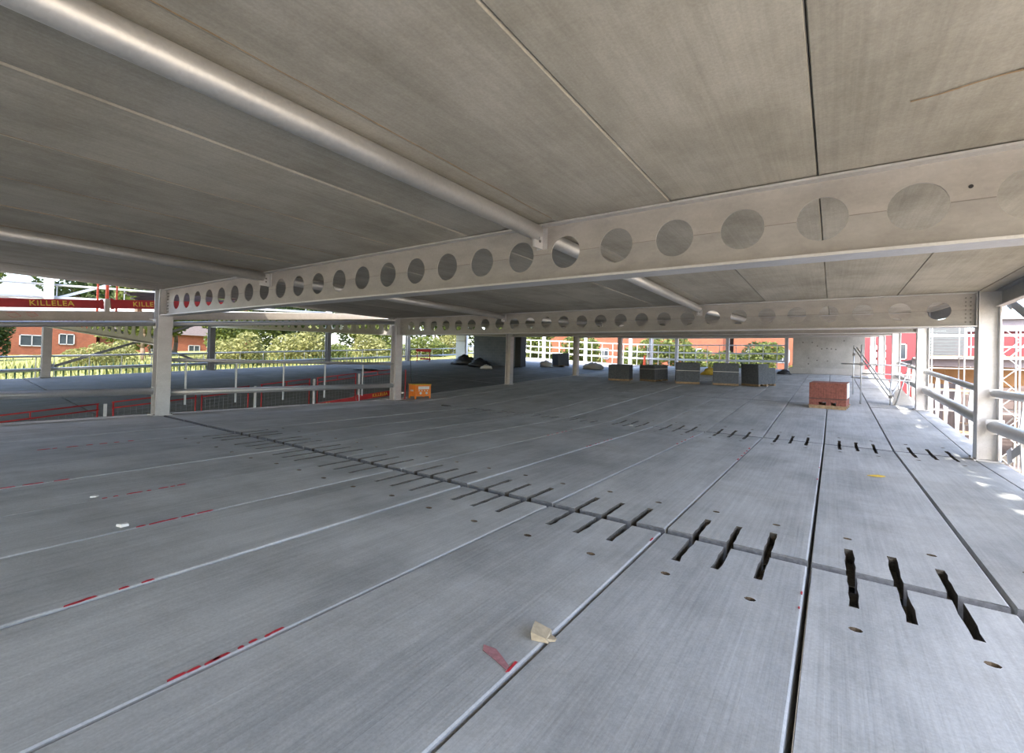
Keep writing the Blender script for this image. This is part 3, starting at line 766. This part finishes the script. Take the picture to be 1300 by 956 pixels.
# ------------------------------------------------------------------ scaffold stair guard on the deck
t = thing('scaffold_guard', 'steel scaffold tube stair guard with double diagonal handrail', 'scaffold', (.85, 21.0, zm(21)))
def Zr(y): return zm(y)-zm(21)
tubes = [((0, 0, 0), (0, 0, 2.15)), ((-.12, 3.6, Zr(24.6)), (-.12, 3.6, Zr(24.6)+2.1)),
         ((-.12, 3.6, Zr(24.6)+2.0), (.85, .2, .25)), ((-.02, 3.6, Zr(24.6)+2.0), (.98, .2, .25)),
         ((-.6, .1, 1.45), (1.25, .1, 1.42)), ((-.3, .1, .95), (1.5, .1, .88)), ((0, 0, 1.1), (1.45, .3, 1.1)),
         ((.85, .2, 0), (.85, .2, .9)), ((1.2, 1.5, Zr(22.5)), (1.2, 1.5, Zr(22.5)+1.7)), ((.85, .2, .3), (1.2, 1.5, .8)), ((1.0, .2, 0), (1.3, .3, 1.2)), ((1.35, .3, 0), (1.35, .3, 1.5))]
for a, c in tubes: MB().tube(a, c, .024, n=10).build('scaffold_tube', 'rail', t, True)
for p in ((0, 0, 1.45), (-.12, 3.6, 1.9), (.85, .2, .3), (1.35, .3, 1.42), (1.35, .3, .9)):
    MB().box(p[0]-.05, p[0]+.05, p[1]-.05, p[1]+.05, p[2]-.05, p[2]+.05).build('coupler', 'bolt', t)
b = MB(); b.prism([(.9, 0), (1.55, .05), (1.15, .62), (1.0, .55)], 'y', .25, .30); b.build('board', 'galv', t)

# ------------------------------------------------------------------ small things lying on the deck
def lump(name, label, cat, loc, size, mat, seed, flat=0.0, n=(10, 6), grp=None, rz=0):
    rr = random.Random(seed); b = MB(); nu, nv = n; vs = []; fs = []
    for j in range(nv+1):
        th = math.pi*.5*j/nv
        for i in range(nu):
            a = 2*math.pi*i/nu; q = 1+rr.uniform(-.28, .28)
            vs.append((size[0]*math.cos(th)*math.cos(a)*q, size[1]*math.cos(th)*math.sin(a)*q, size[2]*math.sin(th)*(1+rr.uniform(-.2, .2)) if j else 0))
    for j in range(nv):
        for i in range(nu): k = (i+1) % nu; fs.append((j*nu+i, j*nu+k, (j+1)*nu+k, (j+1)*nu+i))
    fs.append(tuple(range(nu-1, -1, -1)))
    b.add(vs, fs)
    o = b.build(name, mat, None, True); o.location = loc; o.rotation_euler = (0, 0, rz); return tag(o, label, cat, grp)
def Zs(x, y): return zside(x, y) if x < -14.63 else zm(y)
lump('sheeting_heap', 'long low heap of black sheeting in front of the blockwork core', 'heap', (-24.9, 28.9, Zs(-24.9, 28.9)), (1.1, .7, .75), 'tarp', 1, n=(16, 8))
lump('sheeting_heap', 'rounded heap of black sheeting beside the pale cement bag', 'heap', (-22.6, 28.2, Zs(-22.6, 28.2)), (.95, .7, .62), 'tarp', 2, n=(16, 8))
lump('cement_bag', 'pale cement bag lying by the black heap', 'bag', (-21.2, 27.2, Zs(-21.2, 27.2)), (.45, .35, .32), 'strap', 3, n=(12, 6))
lump('cement_bag', 'white bag slumped beside the single block pallet', 'bag', (-19.6, 33.2, Zs(-19.6, 33.2)), (.6, .45, .5), 'strap', 8, n=(12, 6))
lump('rubble_heap', 'low pale rubble heap behind the column with the single block pallet', 'heap', (-16.0, 34.5, Zs(-16, 34.5)), (.9, .6, .5), 'core', 9, n=(14, 6))
lump('aggregate_bag', 'yellow and white bag lying behind the block pallets', 'bag', (-6.9, 33.6, Zs(-6.9, 33.6)), (.5, .4, .5), 'leafy', 4, n=(12, 6))
lump('aggregate_bag', 'small white bag against the yellow bag', 'bag', (-7.9, 33.6, Zs(-7.9, 33.6)), (.35, .3, .45), 'strap', 5, n=(12, 6))
lump('dark_rubble', 'little dark debris pile at the corner of the core wall plinth', 'heap', (-2.75, 36.9, Zs(-2.7, 36.9)), (.4, .3, .3), 'tarp', 6, n=(10, 5))
lump('sheeting_heap', 'flat black sheet lying behind the generator column', 'heap', (-25.5, 19.6, Zs(-25.5, 19.6)), (1.0, .7, .12), 'tarp', 7, n=(14, 4))
# crumpled card spacer wedged in the joint
t = thing('packing_card', 'crumpled brown packing card stuck in the plank joint', 'card', (-1.375, 2.36, .004), (0, 0, R(20)))
b = MB(); b.hexa([(-.05,-.045,0),(.05,-.05,0),(.055,.05,0),(-.045,.055,0),(-.055,-.05,.05),(.035,-.045,.022),(.05,.045,.03),(-.05,.05,.062)]); b.build('wad', 'card', t)
b = MB(); b.hexa([(.03,-.04,.0),(.085,-.02,.0),(.09,.0,.0),(.03,.03,.0),(.03,-.04,.02),(.085,-.02,.012),(.09,.0,.012),(.03,.03,.02)]); b.build('torn_flap', 'card', t)
def scrap(name, label, cat, loc, pts, mat, rz=0, h=.02, grp=None):
    b = MB(); n = len(pts); rr = random.Random(int(loc[0]*100))
    vs = [(p[0], p[1], .001) for p in pts] + [(p[0]*.97, p[1]*.97, h*rr.uniform(.3, 1)) for p in pts]
    b.add(vs, [tuple(range(n-1, -1, -1)), tuple(range(n, 2*n))] + [(k, (k+1) % n, n+(k+1) % n, n+k) for k in range(n)])
    o = b.build(name, mat); o.location = loc; o.rotation_euler = (0, 0, rz); return tag(o, label, cat, grp)
scrap('fallen_leaf', 'yellow leaf lying on the plank between slot rows', 'leaf', (.58, 9.15, .004), [(-.12,0),(-.05,-.04),(.06,-.035),(.13,.01),(.05,.045),(-.06,.04)], 'leafy', .3, .02)
scrap('paper_scrap', 'white paper scrap beside the red paint dabs', 'paper', (-5.33, 1.48, .004), [(-.05,-.02),(.02,-.04),(.045,.015),(.0,.04)], 'paper', .5, .04)
scrap('paper_scrap', 'small white scrap on the joint with sparse red dabs', 'paper', (-6.62, 1.58, .004), [(-.035,-.02),(.02,-.025),(.035,.015),(.0,.025)], 'paper', 1.2, .025)
scrap('paper_scrap', 'tiny white crumb on the floor near the second joint line', 'paper', (-4.4, 12.0, .004), [(-.05,-.03),(.03,-.04),(.05,.03),(-.02,.04)], 'paper', .2, .03)
scrap('black_scrap', 'small black rag lying beside the second joint line', 'rag', (-11.2, 12.1, .004), [(-.16,-.05),(.1,-.08),(.18,.03),(.02,.1)], 'tarp', .4, .06)
# red paint dabs along the joints
def dabs(k, y0, y1, n, seed, w=.02, L=.09):
    rr = random.Random(seed)
    for i in range(n):
        y = y0+(y1-y0)*(i+rr.uniform(.2, .8))/n; l = L*rr.uniform(.4, 1.2); x = jx(k)-.022-rr.uniform(0, .012)
        pts = [(x-w*.5, y), (x-w*.2, y-l*.45), (x+w*.45, y-l*.5), (x+w*.5, y+l*.2), (x+w*.3, y+l*.5), (x-w*.4, y+l*.4)]
        b = MB(); b.prism(pts, 'z', .004, .0062); b.build('paint_dab', 'spray', floor)
dabs(-2, .95, 1.5, 8, 1, .022, .08); dabs(-3, .75, 1.3, 4, 2, .03, .09); dabs(-4, 1.55, 2.2, 8, 3, .035, .09)
dabs(-5, 1.6, 2.4, 8, 4, .035, .10); dabs(-6, 1.0, 1.6, 4, 5, .045, .13); dabs(-8, 1.7, 3.0, 7, 6, .055, .15)
dabs(0, 3.6, 4.2, 2, 7, .012, .07); dabs(-1, 4.25, 4.4, 1, 8, .014, .08); dabs(-1, 8.9, 10.6, 5, 9, .03, .2); dabs(-3, 8.2, 9.6, 7, 10, .03, .12)
dabs(-2, 9.8, 11.5, 5, 11, .03, .14); dabs(-4, 8.9, 10.2, 6, 12, .03, .12); dabs(0, 8.0, 9.5, 2, 13, .02, .1)
b = MB(); b.prism([(-1.365, 1.985), (-1.352, 2.0), (-1.36, 2.09), (-1.375, 2.085)], 'z', .004, .0065); b.build('paint_stripe', 'spray', floor)
M['spray_soft'] = plain('faded red spray', (0.42, 0.20, 0.22), 0.9, 0, 0.2, 30)
b = MB(); b.prism([(-1.60, 2.10), (-1.57, 2.055), (-1.47, 2.03), (-1.375, 2.00), (-1.37, 2.03), (-1.45, 2.075), (-1.52, 2.11)], 'z', .004, .0055); b.build('paint_stripe', 'spray_soft', floor)

# ------------------------------------------------------------------ far open edge: white perimeter rails
def rail_run(label, a, b_, heights, rad, nposts, z0f, group):
    t = thing('perimeter_rail', label, 'guard rail', (a[0], a[1], z0f(*a)), group=group)
    a_, c_ = Vector((*a, z0f(*a))), Vector((*b_, z0f(*b_))); d = c_-a_
    for h, r_ in zip(heights, rad): MB().tube((0,0,h), d+Vector((0,0,h)), r_, n=12).build('rail_tube', 'white', t, True)
    for k in range(nposts):
        q = d*((k+.5)/nposts); MB().tube(q, q+Vector((0,0,heights[-1])), .03, n=8).build('post', 'white', t)
    return t
fz = lambda x, y: Zs(x, y)
xs = [-30.5, -26.0, -21.0, -16.2, -11.8, -7.5, -3.1]
yf = 43.45
for i in range(len(xs)-1):
    rail_run('white three rail guard along the far deck edge', (xs[i]+.15, yf), (xs[i+1]-.15, yf), (.62, 1.25, 1.95), (.085, .06, .05), 4, fz, 'white rails along the far deck edge')
for x in xs[1:]:
    column(x, yf, fz(x, yf), fz(x, yf)+SOF+.3, 'white sunlit column on the far deck edge', 'columns on the far deck edge', 'bracket', .26)
rail_run('white rail running back along the outer edge beyond the blockwork', (XO, 36), (XO, 43.3), (.5, 1.2), (.08, .06), 4, fz, None)
t = thing('plank_barrier', 'red and white plank barrier standing on the ramp deck', 'barrier', (-29.7, 29.0, Zs(-29.7, 29.0)), (0, 0, R(35)))
MB().box(-.65, .65, -.02, .02, .82, 1.05).build('top_plank', 'red', t); MB().box(-.3, .65, -.02, .02, .12, .26).build('lower_plank', 'red', t)
MB().box(-.65, .65, .0, .02, .5, .56).build('middle_rail', 'white', t)
for x in (-.55, .55): MB().box(x-.03, x+.03, -.04, .0, 0, 1.0).build('leg', 'red', t); MB().box(x-.03, x+.03, -.3, .3, 0, .05).build('foot', 'red', t)
t = thing('road_cone', 'small orange red marker post by the white far rails', 'marker', (-14.6, 42.9, Zs(-14.6, 42.9)))
MB().tube((0,0,0), (0,0,.95), .14, .08, 12).build('cone', 'redorange', t); MB().box(-.2, .2, -.2, .2, 0, .04).build('base', 'black', t)

# ------------------------------------------------------------------ ground
def grid(name, x0, x1, y0, y1, nx, ny, f, mat, label):
    b = MB(); vs = [(x0+(x1-x0)*i/nx, y0+(y1-y0)*j/ny) for j in range(ny+1) for i in range(nx+1)]
    b.add([(x, y, f(x, y)) for x, y in vs], [(j*(nx+1)+i, j*(nx+1)+i+1, (j+1)*(nx+1)+i+1, (j+1)*(nx+1)+i) for j in range(ny) for i in range(nx)])
    o = b.build(name, mat, None, True); o['kind'] = 'structure'; o['label'] = label; return o
def gl(x, y):                                                       # meadow bank behind the ramp deck
    s = min(1.0, max(0.0, (-31.5-x)/2.5)); far = max(0.0, -34-x)
    return -3.3 + s*(3.0+.06*max(-10, min(y, 60))) + .012*far + .05*math.sin(x*.9)*math.cos(y*.7)
grid('ground', -32, 130, -60, 150, 60, 60, lambda x, y: -3.3 + .04*math.sin(x*1.1)*math.cos(y*.8) + (max(0, y-46)*.12 if y < 80 else 4.08), 'sand', 'sandy building site ground below the open deck edge')
grid('meadow', -150, -31.4, -60, 150, 90, 60, gl, 'grass', 'sunlit dry grass bank behind the picket fence')
# tall grass tufts on the bank
b = MB(); rg = random.Random(21)
for k in range(5200):
    x = -33.6-abs(rg.gauss(0, 9)); y = rg.uniform(-12, 34); z = gl(x, y); h = rg.uniform(.25, .7); a = rg.uniform(0, 6.28); dx, dy = math.cos(a)*.05, math.sin(a)*.05; lx, ly = rg.uniform(-.15, .15), rg.uniform(-.15, .15)
    b.add([(x-dx, y-dy, z), (x+dx, y+dy, z), (x+lx, y+ly, z+h)], [(0, 1, 2)])
o = b.build('grass_tufts', 'leafC'); o['kind'] = 'stuff'; tag(o, 'tall pale meadow grass behind the picket fence', 'grass')
# picket fence
t = thing('picket_fence', 'dark green picket fence along the outer ramp edge', 'fence', (-33.0, 0, 0))
pk = MB().prism([(-.035, 0), (.035, 0), (.035, 1.0), (0, 1.1), (-.035, 1.0)], 'x', -.012, .012).mesh('picket', 'picket')
for k in range(112):
    y = -4+k*.29; put('picket', pk, t, (0, y, zo(y)-.55))
for h in (.15, .75):
    MB().bar((.03, -4, zo(-4)-.55+h), (.03, 28.3, zo(28.3)-.55+h), .03, .06).build('fence_rail', 'picket', t)

# ------------------------------------------------------------------ trees and shrubs
def foliage_mesh(name, blobs, n, size, mat, seed):
    rr = random.Random(seed); b = MB(); tot = sum(q[3]*q[4] for q in blobs)
    for cx, cy, cz, rx, rz in blobs:
        for _ in range(int(n*rx*rz/tot)):
            while True:
                v = Vector((rr.uniform(-1, 1), rr.uniform(-1, 1), rr.uniform(-1, 1)))
                if .12 < v.length < 1: break
            v = v.normalized()*(v.length**.45)
            p = Vector((cx+v.x*rx, cy+v.y*rx, cz+v.z*rz)); s = size*rr.uniform(.6, 1.3)
            a = Vector((rr.uniform(-1, 1), rr.uniform(-1, 1), rr.uniform(-.6, .6))).normalized(); c = a.orthogonal().normalized()
            c.rotate(Matrix.Rotation(rr.uniform(0, 6.28), 3, a)); w = a*s*.5; h = c*s*.32
            b.add([p-w, p-h, p+w, p+h], [(0, 1, 2, 3)])
    me = b.mesh(name, mat); return me
def trunk_mesh(H, r, seed):
    rr = random.Random(seed); b = MB(); p = Vector((0, 0, 0)); rad = r
    for k in range(4):
        q = p+Vector((rr.uniform(-.15, .15), rr.uniform(-.15, .15), H/4)); b.tube(p, q, rad, rad*.8, 8); p = q; rad *= .8
    for k in range(6):
        a = rr.uniform(0, 6.28); s = Vector((0, 0, H*rr.uniform(.45, .95))); e = s+Vector((math.cos(a)*H*.4, math.sin(a)*H*.4, H*rr.uniform(.2, .5)))
        b.tube(s, e, r*.4, r*.12, 6)
    return b.mesh('trunk', 'bark', True)
def blobset(seed, R_, H, z0):
    rr = random.Random(seed)
    return [(rr.uniform(-.5, .5)*R_, rr.uniform(-.5, .5)*R_, z0+H*rr.uniform(.15, .85), R_*rr.uniform(.38, .6), H*rr.uniform(.16, .26)) for _ in range(9)]
FT = [foliage_mesh('foliage', blobset(1, 3.6, 7.5, 1.6), 5200, .42, 'leafA', 1), foliage_mesh('foliage', blobset(2, 3.8, 8.0, 1.0), 5200, .42, 'leafB', 2),
      foliage_mesh('foliage', blobset(3, 3.4, 7.0, .8), 5200, .40, 'leafA', 3)]
TT = [trunk_mesh(5, .2, k) for k in range(3)]
def tree(x, y, z, s, kind, label, group, rz=0):
    t = thing('tree', label, 'tree', (x, y, z), (0, 0, rz), group=group); t.scale = (s,)*3
    f_ = put('foliage', FT[kind], t); f_['kind'] = 'stuff'; put('trunk', TT[kind], t)
    return t
LBA, LBB = 'sunlit leafy tree beyond the meadow fence', 'dark green tree standing beyond the meadow fence'
for k, (x, y, s, kd) in enumerate([(-50, -1.5, 1.0, 1), (-68, 3.0, .8, 1), (-52, 15.5, 1.05, 0), (-46, 19.5, .85, 2), (-52, 24, 1.0, 0), (-45, 27.5, .85, 1), (-55, 31, 1.15, 1),
        (-43, 34, .85, 0), (-49, 39, 1.1, 2), (-42, 43, .95, 0), (-64, 22, 1.3, 1), (-70, -12, 1.3, 0), (-95, 8, 1.5, 0), (-60, 18.5, .75, 2), (-38, 50, 1.0, 2), (-47, 51, 1.2, 1), (-58, 43, 1.3, 1), (-66, 32, 1.4, 0), (-44, 61, 1.3, 2), (-95, -4, 1.7, 0), (-94, 21, 1.7, 1), (-96, 35, 1.7, 2), (-93, 49, 1.7, 0), (-60, 6.2, .62, 1), (-32.5, 52, .85, 0), (-30.5, 62, 1.1, 2)]):
    tree(x, y, gl(x, y)-.2, s, kd, LBB if kd == 1 else LBA, 'dark trees beyond the meadow' if kd == 1 else 'sunlit trees beyond the meadow', k*1.7)
SH = [foliage_mesh('foliage', [(0, 0, 1.0, 1.5, 1.0), (.9, .4, .8, 1.0, .8), (-.8, .5, .9, 1.1, .9), (.2, -.5, 1.6, .8, .8)], 2600, .22, 'leafC', 5),
      foliage_mesh('foliage', [(0, 0, .9, 1.6, .95), (.9, -.6, .7, 1.0, .7), (-1.0, .2, .8, 1.0, .8)], 2400, .22, 'leafA', 6)]
ST = MB().tube((0,0,0), (.1,.05,1.2), .05, .02, 6).tube((0,0,0), (-.4,.2,1.1), .04, .015, 6).tube((0,0,0), (.4,-.2,1.2), .04, .015, 6).mesh('stems', 'bark')
def shrub(x, y, z, s, kd, label, group=None):
    t = thing('shrub', label, 'shrub', (x, y, z), (0, 0, x*1.3), group=group); t.scale = (s,)*3
    f_ = put('foliage', SH[kd], t); f_['kind'] = 'stuff'; put('stems', ST, t)
for k, (x, y, s, kd) in enumerate([(-37.5, 17.3, 1.15, 0), (-37.5, 22.5, 1.35, 0), (-42, 9.6, .8, 0), (-46, 12.0, .9, 0), (-39, 30.5, 1.2, 0), (-39, 26.6, .9, 1), (-37.5, 37, 1.3, 1), (-38, 41.5, 1.3, 0), (-36, 46.5, 1.2, 1), (-37.5, 32.8, .9, 1)]):
    shrub(x, y, gl(x, y)-.1, s, kd, 'pale yellow green shrub behind the picket fence' if kd == 0 else 'mid green shrub behind the picket fence', 'pale shrubs on the bank' if kd == 0 else 'green shrubs on the bank')
# trees beyond the far edge
def gz_(x, y): return -3.3 + (max(0, y-46)*.12 if y < 80 else 4.08)
for k, (x, y, s, kd) in enumerate([(-27, 55, .9, 0), (-21, 58, .85, 2), (-15.5, 53, .9, 0), (-11, 54, .85, 2), (-6, 55, .8, 0), (-9, 61.5, .8, 1), (-2.5, 57, .62, 2)]):
    tree(x, y, gz_(x, y)-.5, s, kd, 'sunlit tree growing beyond the white far rails' if kd != 1 else 'darker tree among the sunlit ones beyond the far rails', 'trees beyond the far rails' if kd != 1 else None, k*2.1)
# added trees beside the open edge, out of view, that dapple the sunlight on the deck
FT.append(foliage_mesh('foliage', [(0, 0, 9.6, 1.3, .9), (.3, .5, 10.6, 1.5, 1.0), (-.2, -.5, 11.6, 1.5, 1.0), (0, 0, 12.8, 1.2, 1.0)], 520, .46, 'leafA', 31)); TT.append(MB().tube((0,0,0), (.05,.03,5.5), .14, .11, 8).tube((.05,.03,5.5), (0,0,9.4), .11, .08, 8).tube((0,0,9.4), (.4,.4,11), .07, .03, 6).tube((0,0,9.4), (-.4,-.5,11.8), .07, .02, 6).mesh('trunk', 'bark', True))
for k, (x, y, s, kd) in enumerate([(4.5, -2.0, 1.0, 3), (4.45, 1.6, 1.0, 3), (4.5, 5.4, 1.0, 3), (4.7, 8.9, 1.0, 3), (4.9, 12.0, 1.0, 3)]):
    tree(x, y, -3.3, s, kd, 'slim leafy tree added out of view to dapple sun on the deck edge', 'added trees dappling the open deck edge', k*2.1+.4)

# ------------------------------------------------------------------ houses
def house(label, x0, x1, y0, y1, z0, zr, wins, face, mat='housebrick', roofh=2.2, name='brick_house'):
    """wins: list of (u0,u1,z0,z1) on the face '+x' (u along y) or '-y' (u along x)"""
    t = thing(name, label, 'building', ((x0+x1)/2, (y0+y1)/2, z0)); cx, cy = (x0+x1)/2, (y0+y1)/2
    MB().box(x0-cx, x1-cx, y0-cy, y1-cy, 0, zr-z0).build('walls', mat, t)
    if roofh:
        b = MB(); e = .35
        if face == '+x': b.prism([(x0-cx-e, zr-z0), (x1-cx+e, zr-z0), (0, zr-z0+roofh)], 'y', y0-cy-e, y1-cy+e)
        else: b.prism([(y0-cy-e, zr-z0), (y1-cy+e, zr-z0), (0, zr-z0+roofh)], 'x', x0-cx-e, x1-cx+e)
        b.build('roof', 'roof', t)
    for u0, u1, a, c in wins:
        fr = MB(); gl_ = MB(); w = .1
        if face == '+x':
            X = x1-cx
            for (p, q, r_, s) in ((u0, u1, a, a+w), (u0, u1, c-w, c), (u0, u0+w, a, c), (u1-w, u1, a, c), ((u0+u1)/2-.04, (u0+u1)/2+.04, a, c)): fr.box(X-.02, X+.08, p-cy, q-cy, r_-z0, s-z0)
            gl_.box(X-.02, X+.03, u0+w-cy, u1-w-cy, a+w-z0, c-w-z0)
        else:
            Y = y0-cy
            for (p, q, r_, s) in ((u0, u1, a, a+w), (u0, u1, c-w, c), (u0, u0+w, a, c), (u1-w, u1, a, c), ((u0+u1)/2-.04, (u0+u1)/2+.04, a, c)): fr.box(p-cx, q-cx, Y-.08, Y+.02, r_-z0, s-z0)
            gl_.box(u0+w-cx, u1-w-cx, Y-.03, Y+.02, a+w-z0, c-w-z0)
        f_ = fr.build('window_frame', 'whiteout', t); gl_.build('pane', 'glass', f_)
    return t
house('red brick house with white windows behind the meadow trees', -84, -75, 3, 17.5, -1, 5.4, [(10.9, 12.9, 1.9, 3.2), (14.1, 15.5, 2.2, 3.5), (14.0, 15.6, -.2, 1.0), (10.9, 12.5, -.3, .9), (6.6, 8.2, 2.0, 3.3), (4, 5.4, 2, 3.3)], '+x')
house('lower red brick terrace wall past the house with white windows', -85, -76.5, 18.2, 38, -1, 4.2, [(19.5, 21, 1.6, 2.8), (23.5, 25, 1.6, 2.8), (28, 29.5, 1.6, 2.8), (33, 34.5, 1.6, 2.8)], '+x')
house('red brick building behind the trees past the far white rails', -40, -12, 66, 76, -1, 7.5, [(-34, -32, 2.5, 4.2), (-29.5, -28, 2.5, 4.2), (-25, -23.5, 2.5, 4.2), (-20, -18.5, 2.5, 4.2), (-16, -14.5, 2.5, 4.2)], '-y')
house('orange red brick building near the core wall end of the far rails', -11, 0.6, 68, 78, -1, 7.5, [(-9.5, -8, 2.5, 4.2), (-6, -4.5, 2.5, 4.2), (-3, -1.8, 3.2, 4.8)], '-y')
house('crimson clad building with white framed glazing beside the core wall', 1.2, 7.2, 60, 68, -1, 6.5, [(3.1, 3.7, 3.9, 4.5), (3.8, 4.4, 3.9, 4.5), (3.1, 3.7, 3.1, 3.8), (3.8, 4.4, 3.1, 3.8), (3.1, 3.7, 2.3, 3.0), (3.8, 4.4, 2.3, 3.0), (5.0, 6.0, 3.0, 4.6)], '-y', 'redclad', 0, 'clad_building')

# ------------------------------------------------------------------ building site beyond the open edge
t = thing('steel_frame', 'pale steel frame of the neighbouring building with long fascia beam', 'steel frame', (3.0, 30.0, -3.3))
zz = 3.3
MB().box(.2, 16, -.1, .1, zz+2.02, zz+2.36).build('fascia_beam', 'frame', t)
MB().box(.2, 16, -.35, -.1, zz+2.36, zz+2.42).build('white_ledge', 'whiteout', t)
MB().box(2.9, 16, -.1, .1, zz+3.92, zz+4.2).build('upper_beam', 'frame', t)
MB().box(2.9, 16, -.3, -.1, zz+4.2, zz+4.26).build('white_ledge', 'whiteout', t)
for x in (.5, 5.6, 10.6, 15.6): MB().box(x-.14, x+.14, -.14, .14, 0, zz+6).build('post', 'frame', t)
MB().box(.2, 16, .1, 6, zz+2.1, zz+2.3).build('floor_slab', 'frame', t)
t = thing('cladding_panel', 'grey horizontal board cladding seen through the beam end and rails', 'cladding', (3.75, 31.2, 2.45))
for k in range(10): MB().box(0, 1.55, -.03+.006*(k % 2), .03, k*.15, k*.15+.142).build('cladding_board', 'greyclad', t)
for x in (.1, 1.4): MB().box(x-.04, x+.04, .03, .1, -.1, 1.55).build('batten', 'timber', t)
M['lowconc'] = plain('brown grey lower slab', (0.14, 0.11, 0.105), 0.9, 0, 0.25, 2)
t = thing('clad_building', 'dark red clad block behind the white scaffold trusses', 'building', (13.0, 41, -3.3))
MB().box(-6.5, 8, 0, 8, 5.6, 7.7).build('walls', 'redclad', t); MB().box(-6.45, 8, .05, 8, 0, 5.6).build('lower_walls', 'lowconc', t); MB().box(-6.7, 8.2, -.2, 8.2, 7.7, 7.9).build('roof_edge', 'frame', t)
for k in range(6): MB().box(-6+k*2.2, -5.92+k*2.2, -.05, .0, 5.6, 7.7).build('cover_strip', 'whiteout', t)
t = thing('plywood_hoarding', 'orange plywood hoarding below the pale fascia beam', 'hoarding', (3.3, 30.6, -3.3))
for k in range(5):
    MB().box(k*1.22, k*1.22+1.2, 0, .02, 4.45+.05*(k % 2), 5.3).build('plywood_sheet', 'ply', t)
for k in range(6): MB().box(k*1.2-.03, k*1.2+.05, .02, .1, 0, 5.2).build('stud', 'timber', t)
t = thing('plywood_hoarding', 'upright orange plywood shutter behind the scaffold trusses', 'hoarding', (7.4, 36, -3.3))
MB().box(0, .9, 0, .02, 4.3, 5.6).build('plywood_sheet', 'ply', t); MB().box(.1, .16, .02, .1, 0, 5.5).build('stud', 'timber', t); MB().box(.7, .76, .02, .1, 0, 5.5).build('stud', 'timber', t)
def scaffold(label, x, y, nx, dx, lifts, dep, h, braces=True):
    t = thing('scaffold', label, 'scaffold', (x, y, -3.3))
    for i in range(nx):
        for d in (0, dep): MB().tube((i*dx, d, 0), (i*dx, d, h), .026, n=8).build('standard', 'whiteout' if i % 2 else 'rail', t)
    for z in lifts:
        for d in (0, dep):
            for e in (0, 1.0): MB().tube((-.3, d, z+e), ((nx-1)*dx+.3, d, z+e), .024, n=8).build('ledger', 'whiteout', t)
        MB().box(-.3, (nx-1)*dx+.3, .1, dep-.1, z+.03, z+.07).build('boards', 'timber', t)
        for i in range(nx): MB().tube((i*dx, -.1, z), (i*dx, dep+.1, z), .024, n=8).build('transom', 'rail', t)
    if braces:
        for i in range(nx-1):
            for z in lifts: MB().bar((i*dx, -.05, z), ((i+1)*dx, -.05, z+1.7), .03, .07).build('brace', 'whiteout', t)
    return t
scaffold('tube scaffold in front of the grey board cladding', 3.7, 28.2, 4, 1.08, (2.3, 4.2, 5.7), 1.1, 8.2, False)
scaffold('white braced scaffold in front of the dark red block', 6.6, 37.4, 7, 1.3, (2.0, 3.8, 5.6), 1.2, 9.0)
t = thing('truss_mast', 'white lattice mast leaning over the building site', 'crane mast', (5.7, 27.0, -3.3))
for x, y in ((0, 0), (.5, 0), (0, .5), (.5, .5)): MB().tube((x, y, 0), (x, y, 6.9), .03, n=6).build('chord', 'whiteout', t)
b = MB()
for k in range(13):
    z = k*.53
    b.bar((0 if k % 2 else .5, 0, z), (.5 if k % 2 else 0, 0, z+.53), .03, .03); b.bar((0, 0 if k % 2 else .5, z), (0, .5 if k % 2 else 0, z+.53), .03, .03)
b.build('lacing', 'whiteout', t)
lo = struct('lower_deck', 'grey lower level concrete slab beside the open edge')
MB().box(2.9, 9.5, 14.5, 29.5, -2.55, -2.3).build('slab', 'lowconc', lo)
for k in range(6): MB().box(2.9, 9.5, 15+k*2.4, 15.06+k*2.4, -2.299, -2.285).build('joint_strip', 'fascia', lo)
for k, (x, y, rz, n) in enumerate(((4.6, 17.5, 12, 5), (6.2, 22, -20, 6), (4.9, 25.5, 5, 5))):
    t = thing('plank_stack', ['stack of pale scaffold boards on the lower slab near the rails', 'crossed stack of scaffold boards in the middle of the lower slab', 'stack of scaffold boards on the lower slab below the hoarding'][k], 'timber', (x, y, -2.3), (0, 0, R(rz)))
    for j in range(n):
        for i in range(3): MB().box(-1.5, 1.5, -.36+i*.25, -.14+i*.25, j*.07, j*.07+.05).build('board', 'timber', t)
for k, (x, y, rz) in enumerate(((3.3, 11.4, 70), (3.9, 12.8, 55), (3.6, 9.9, 85), (4.4, 11.5, 62))):
    t = thing('loose_plank', 'loose pale plank lying on the sandy ground below the edge', 'timber', (x, y, -3.26), (0, 0, R(rz)), group='loose planks below the edge')
    MB().box(-1.3, 1.3, -.11, .11, .03, .08).build('board', 'ply', t); MB().box(-.9, -.8, -.2, .2, -.03, .03).build('bearer', 'timber', t)
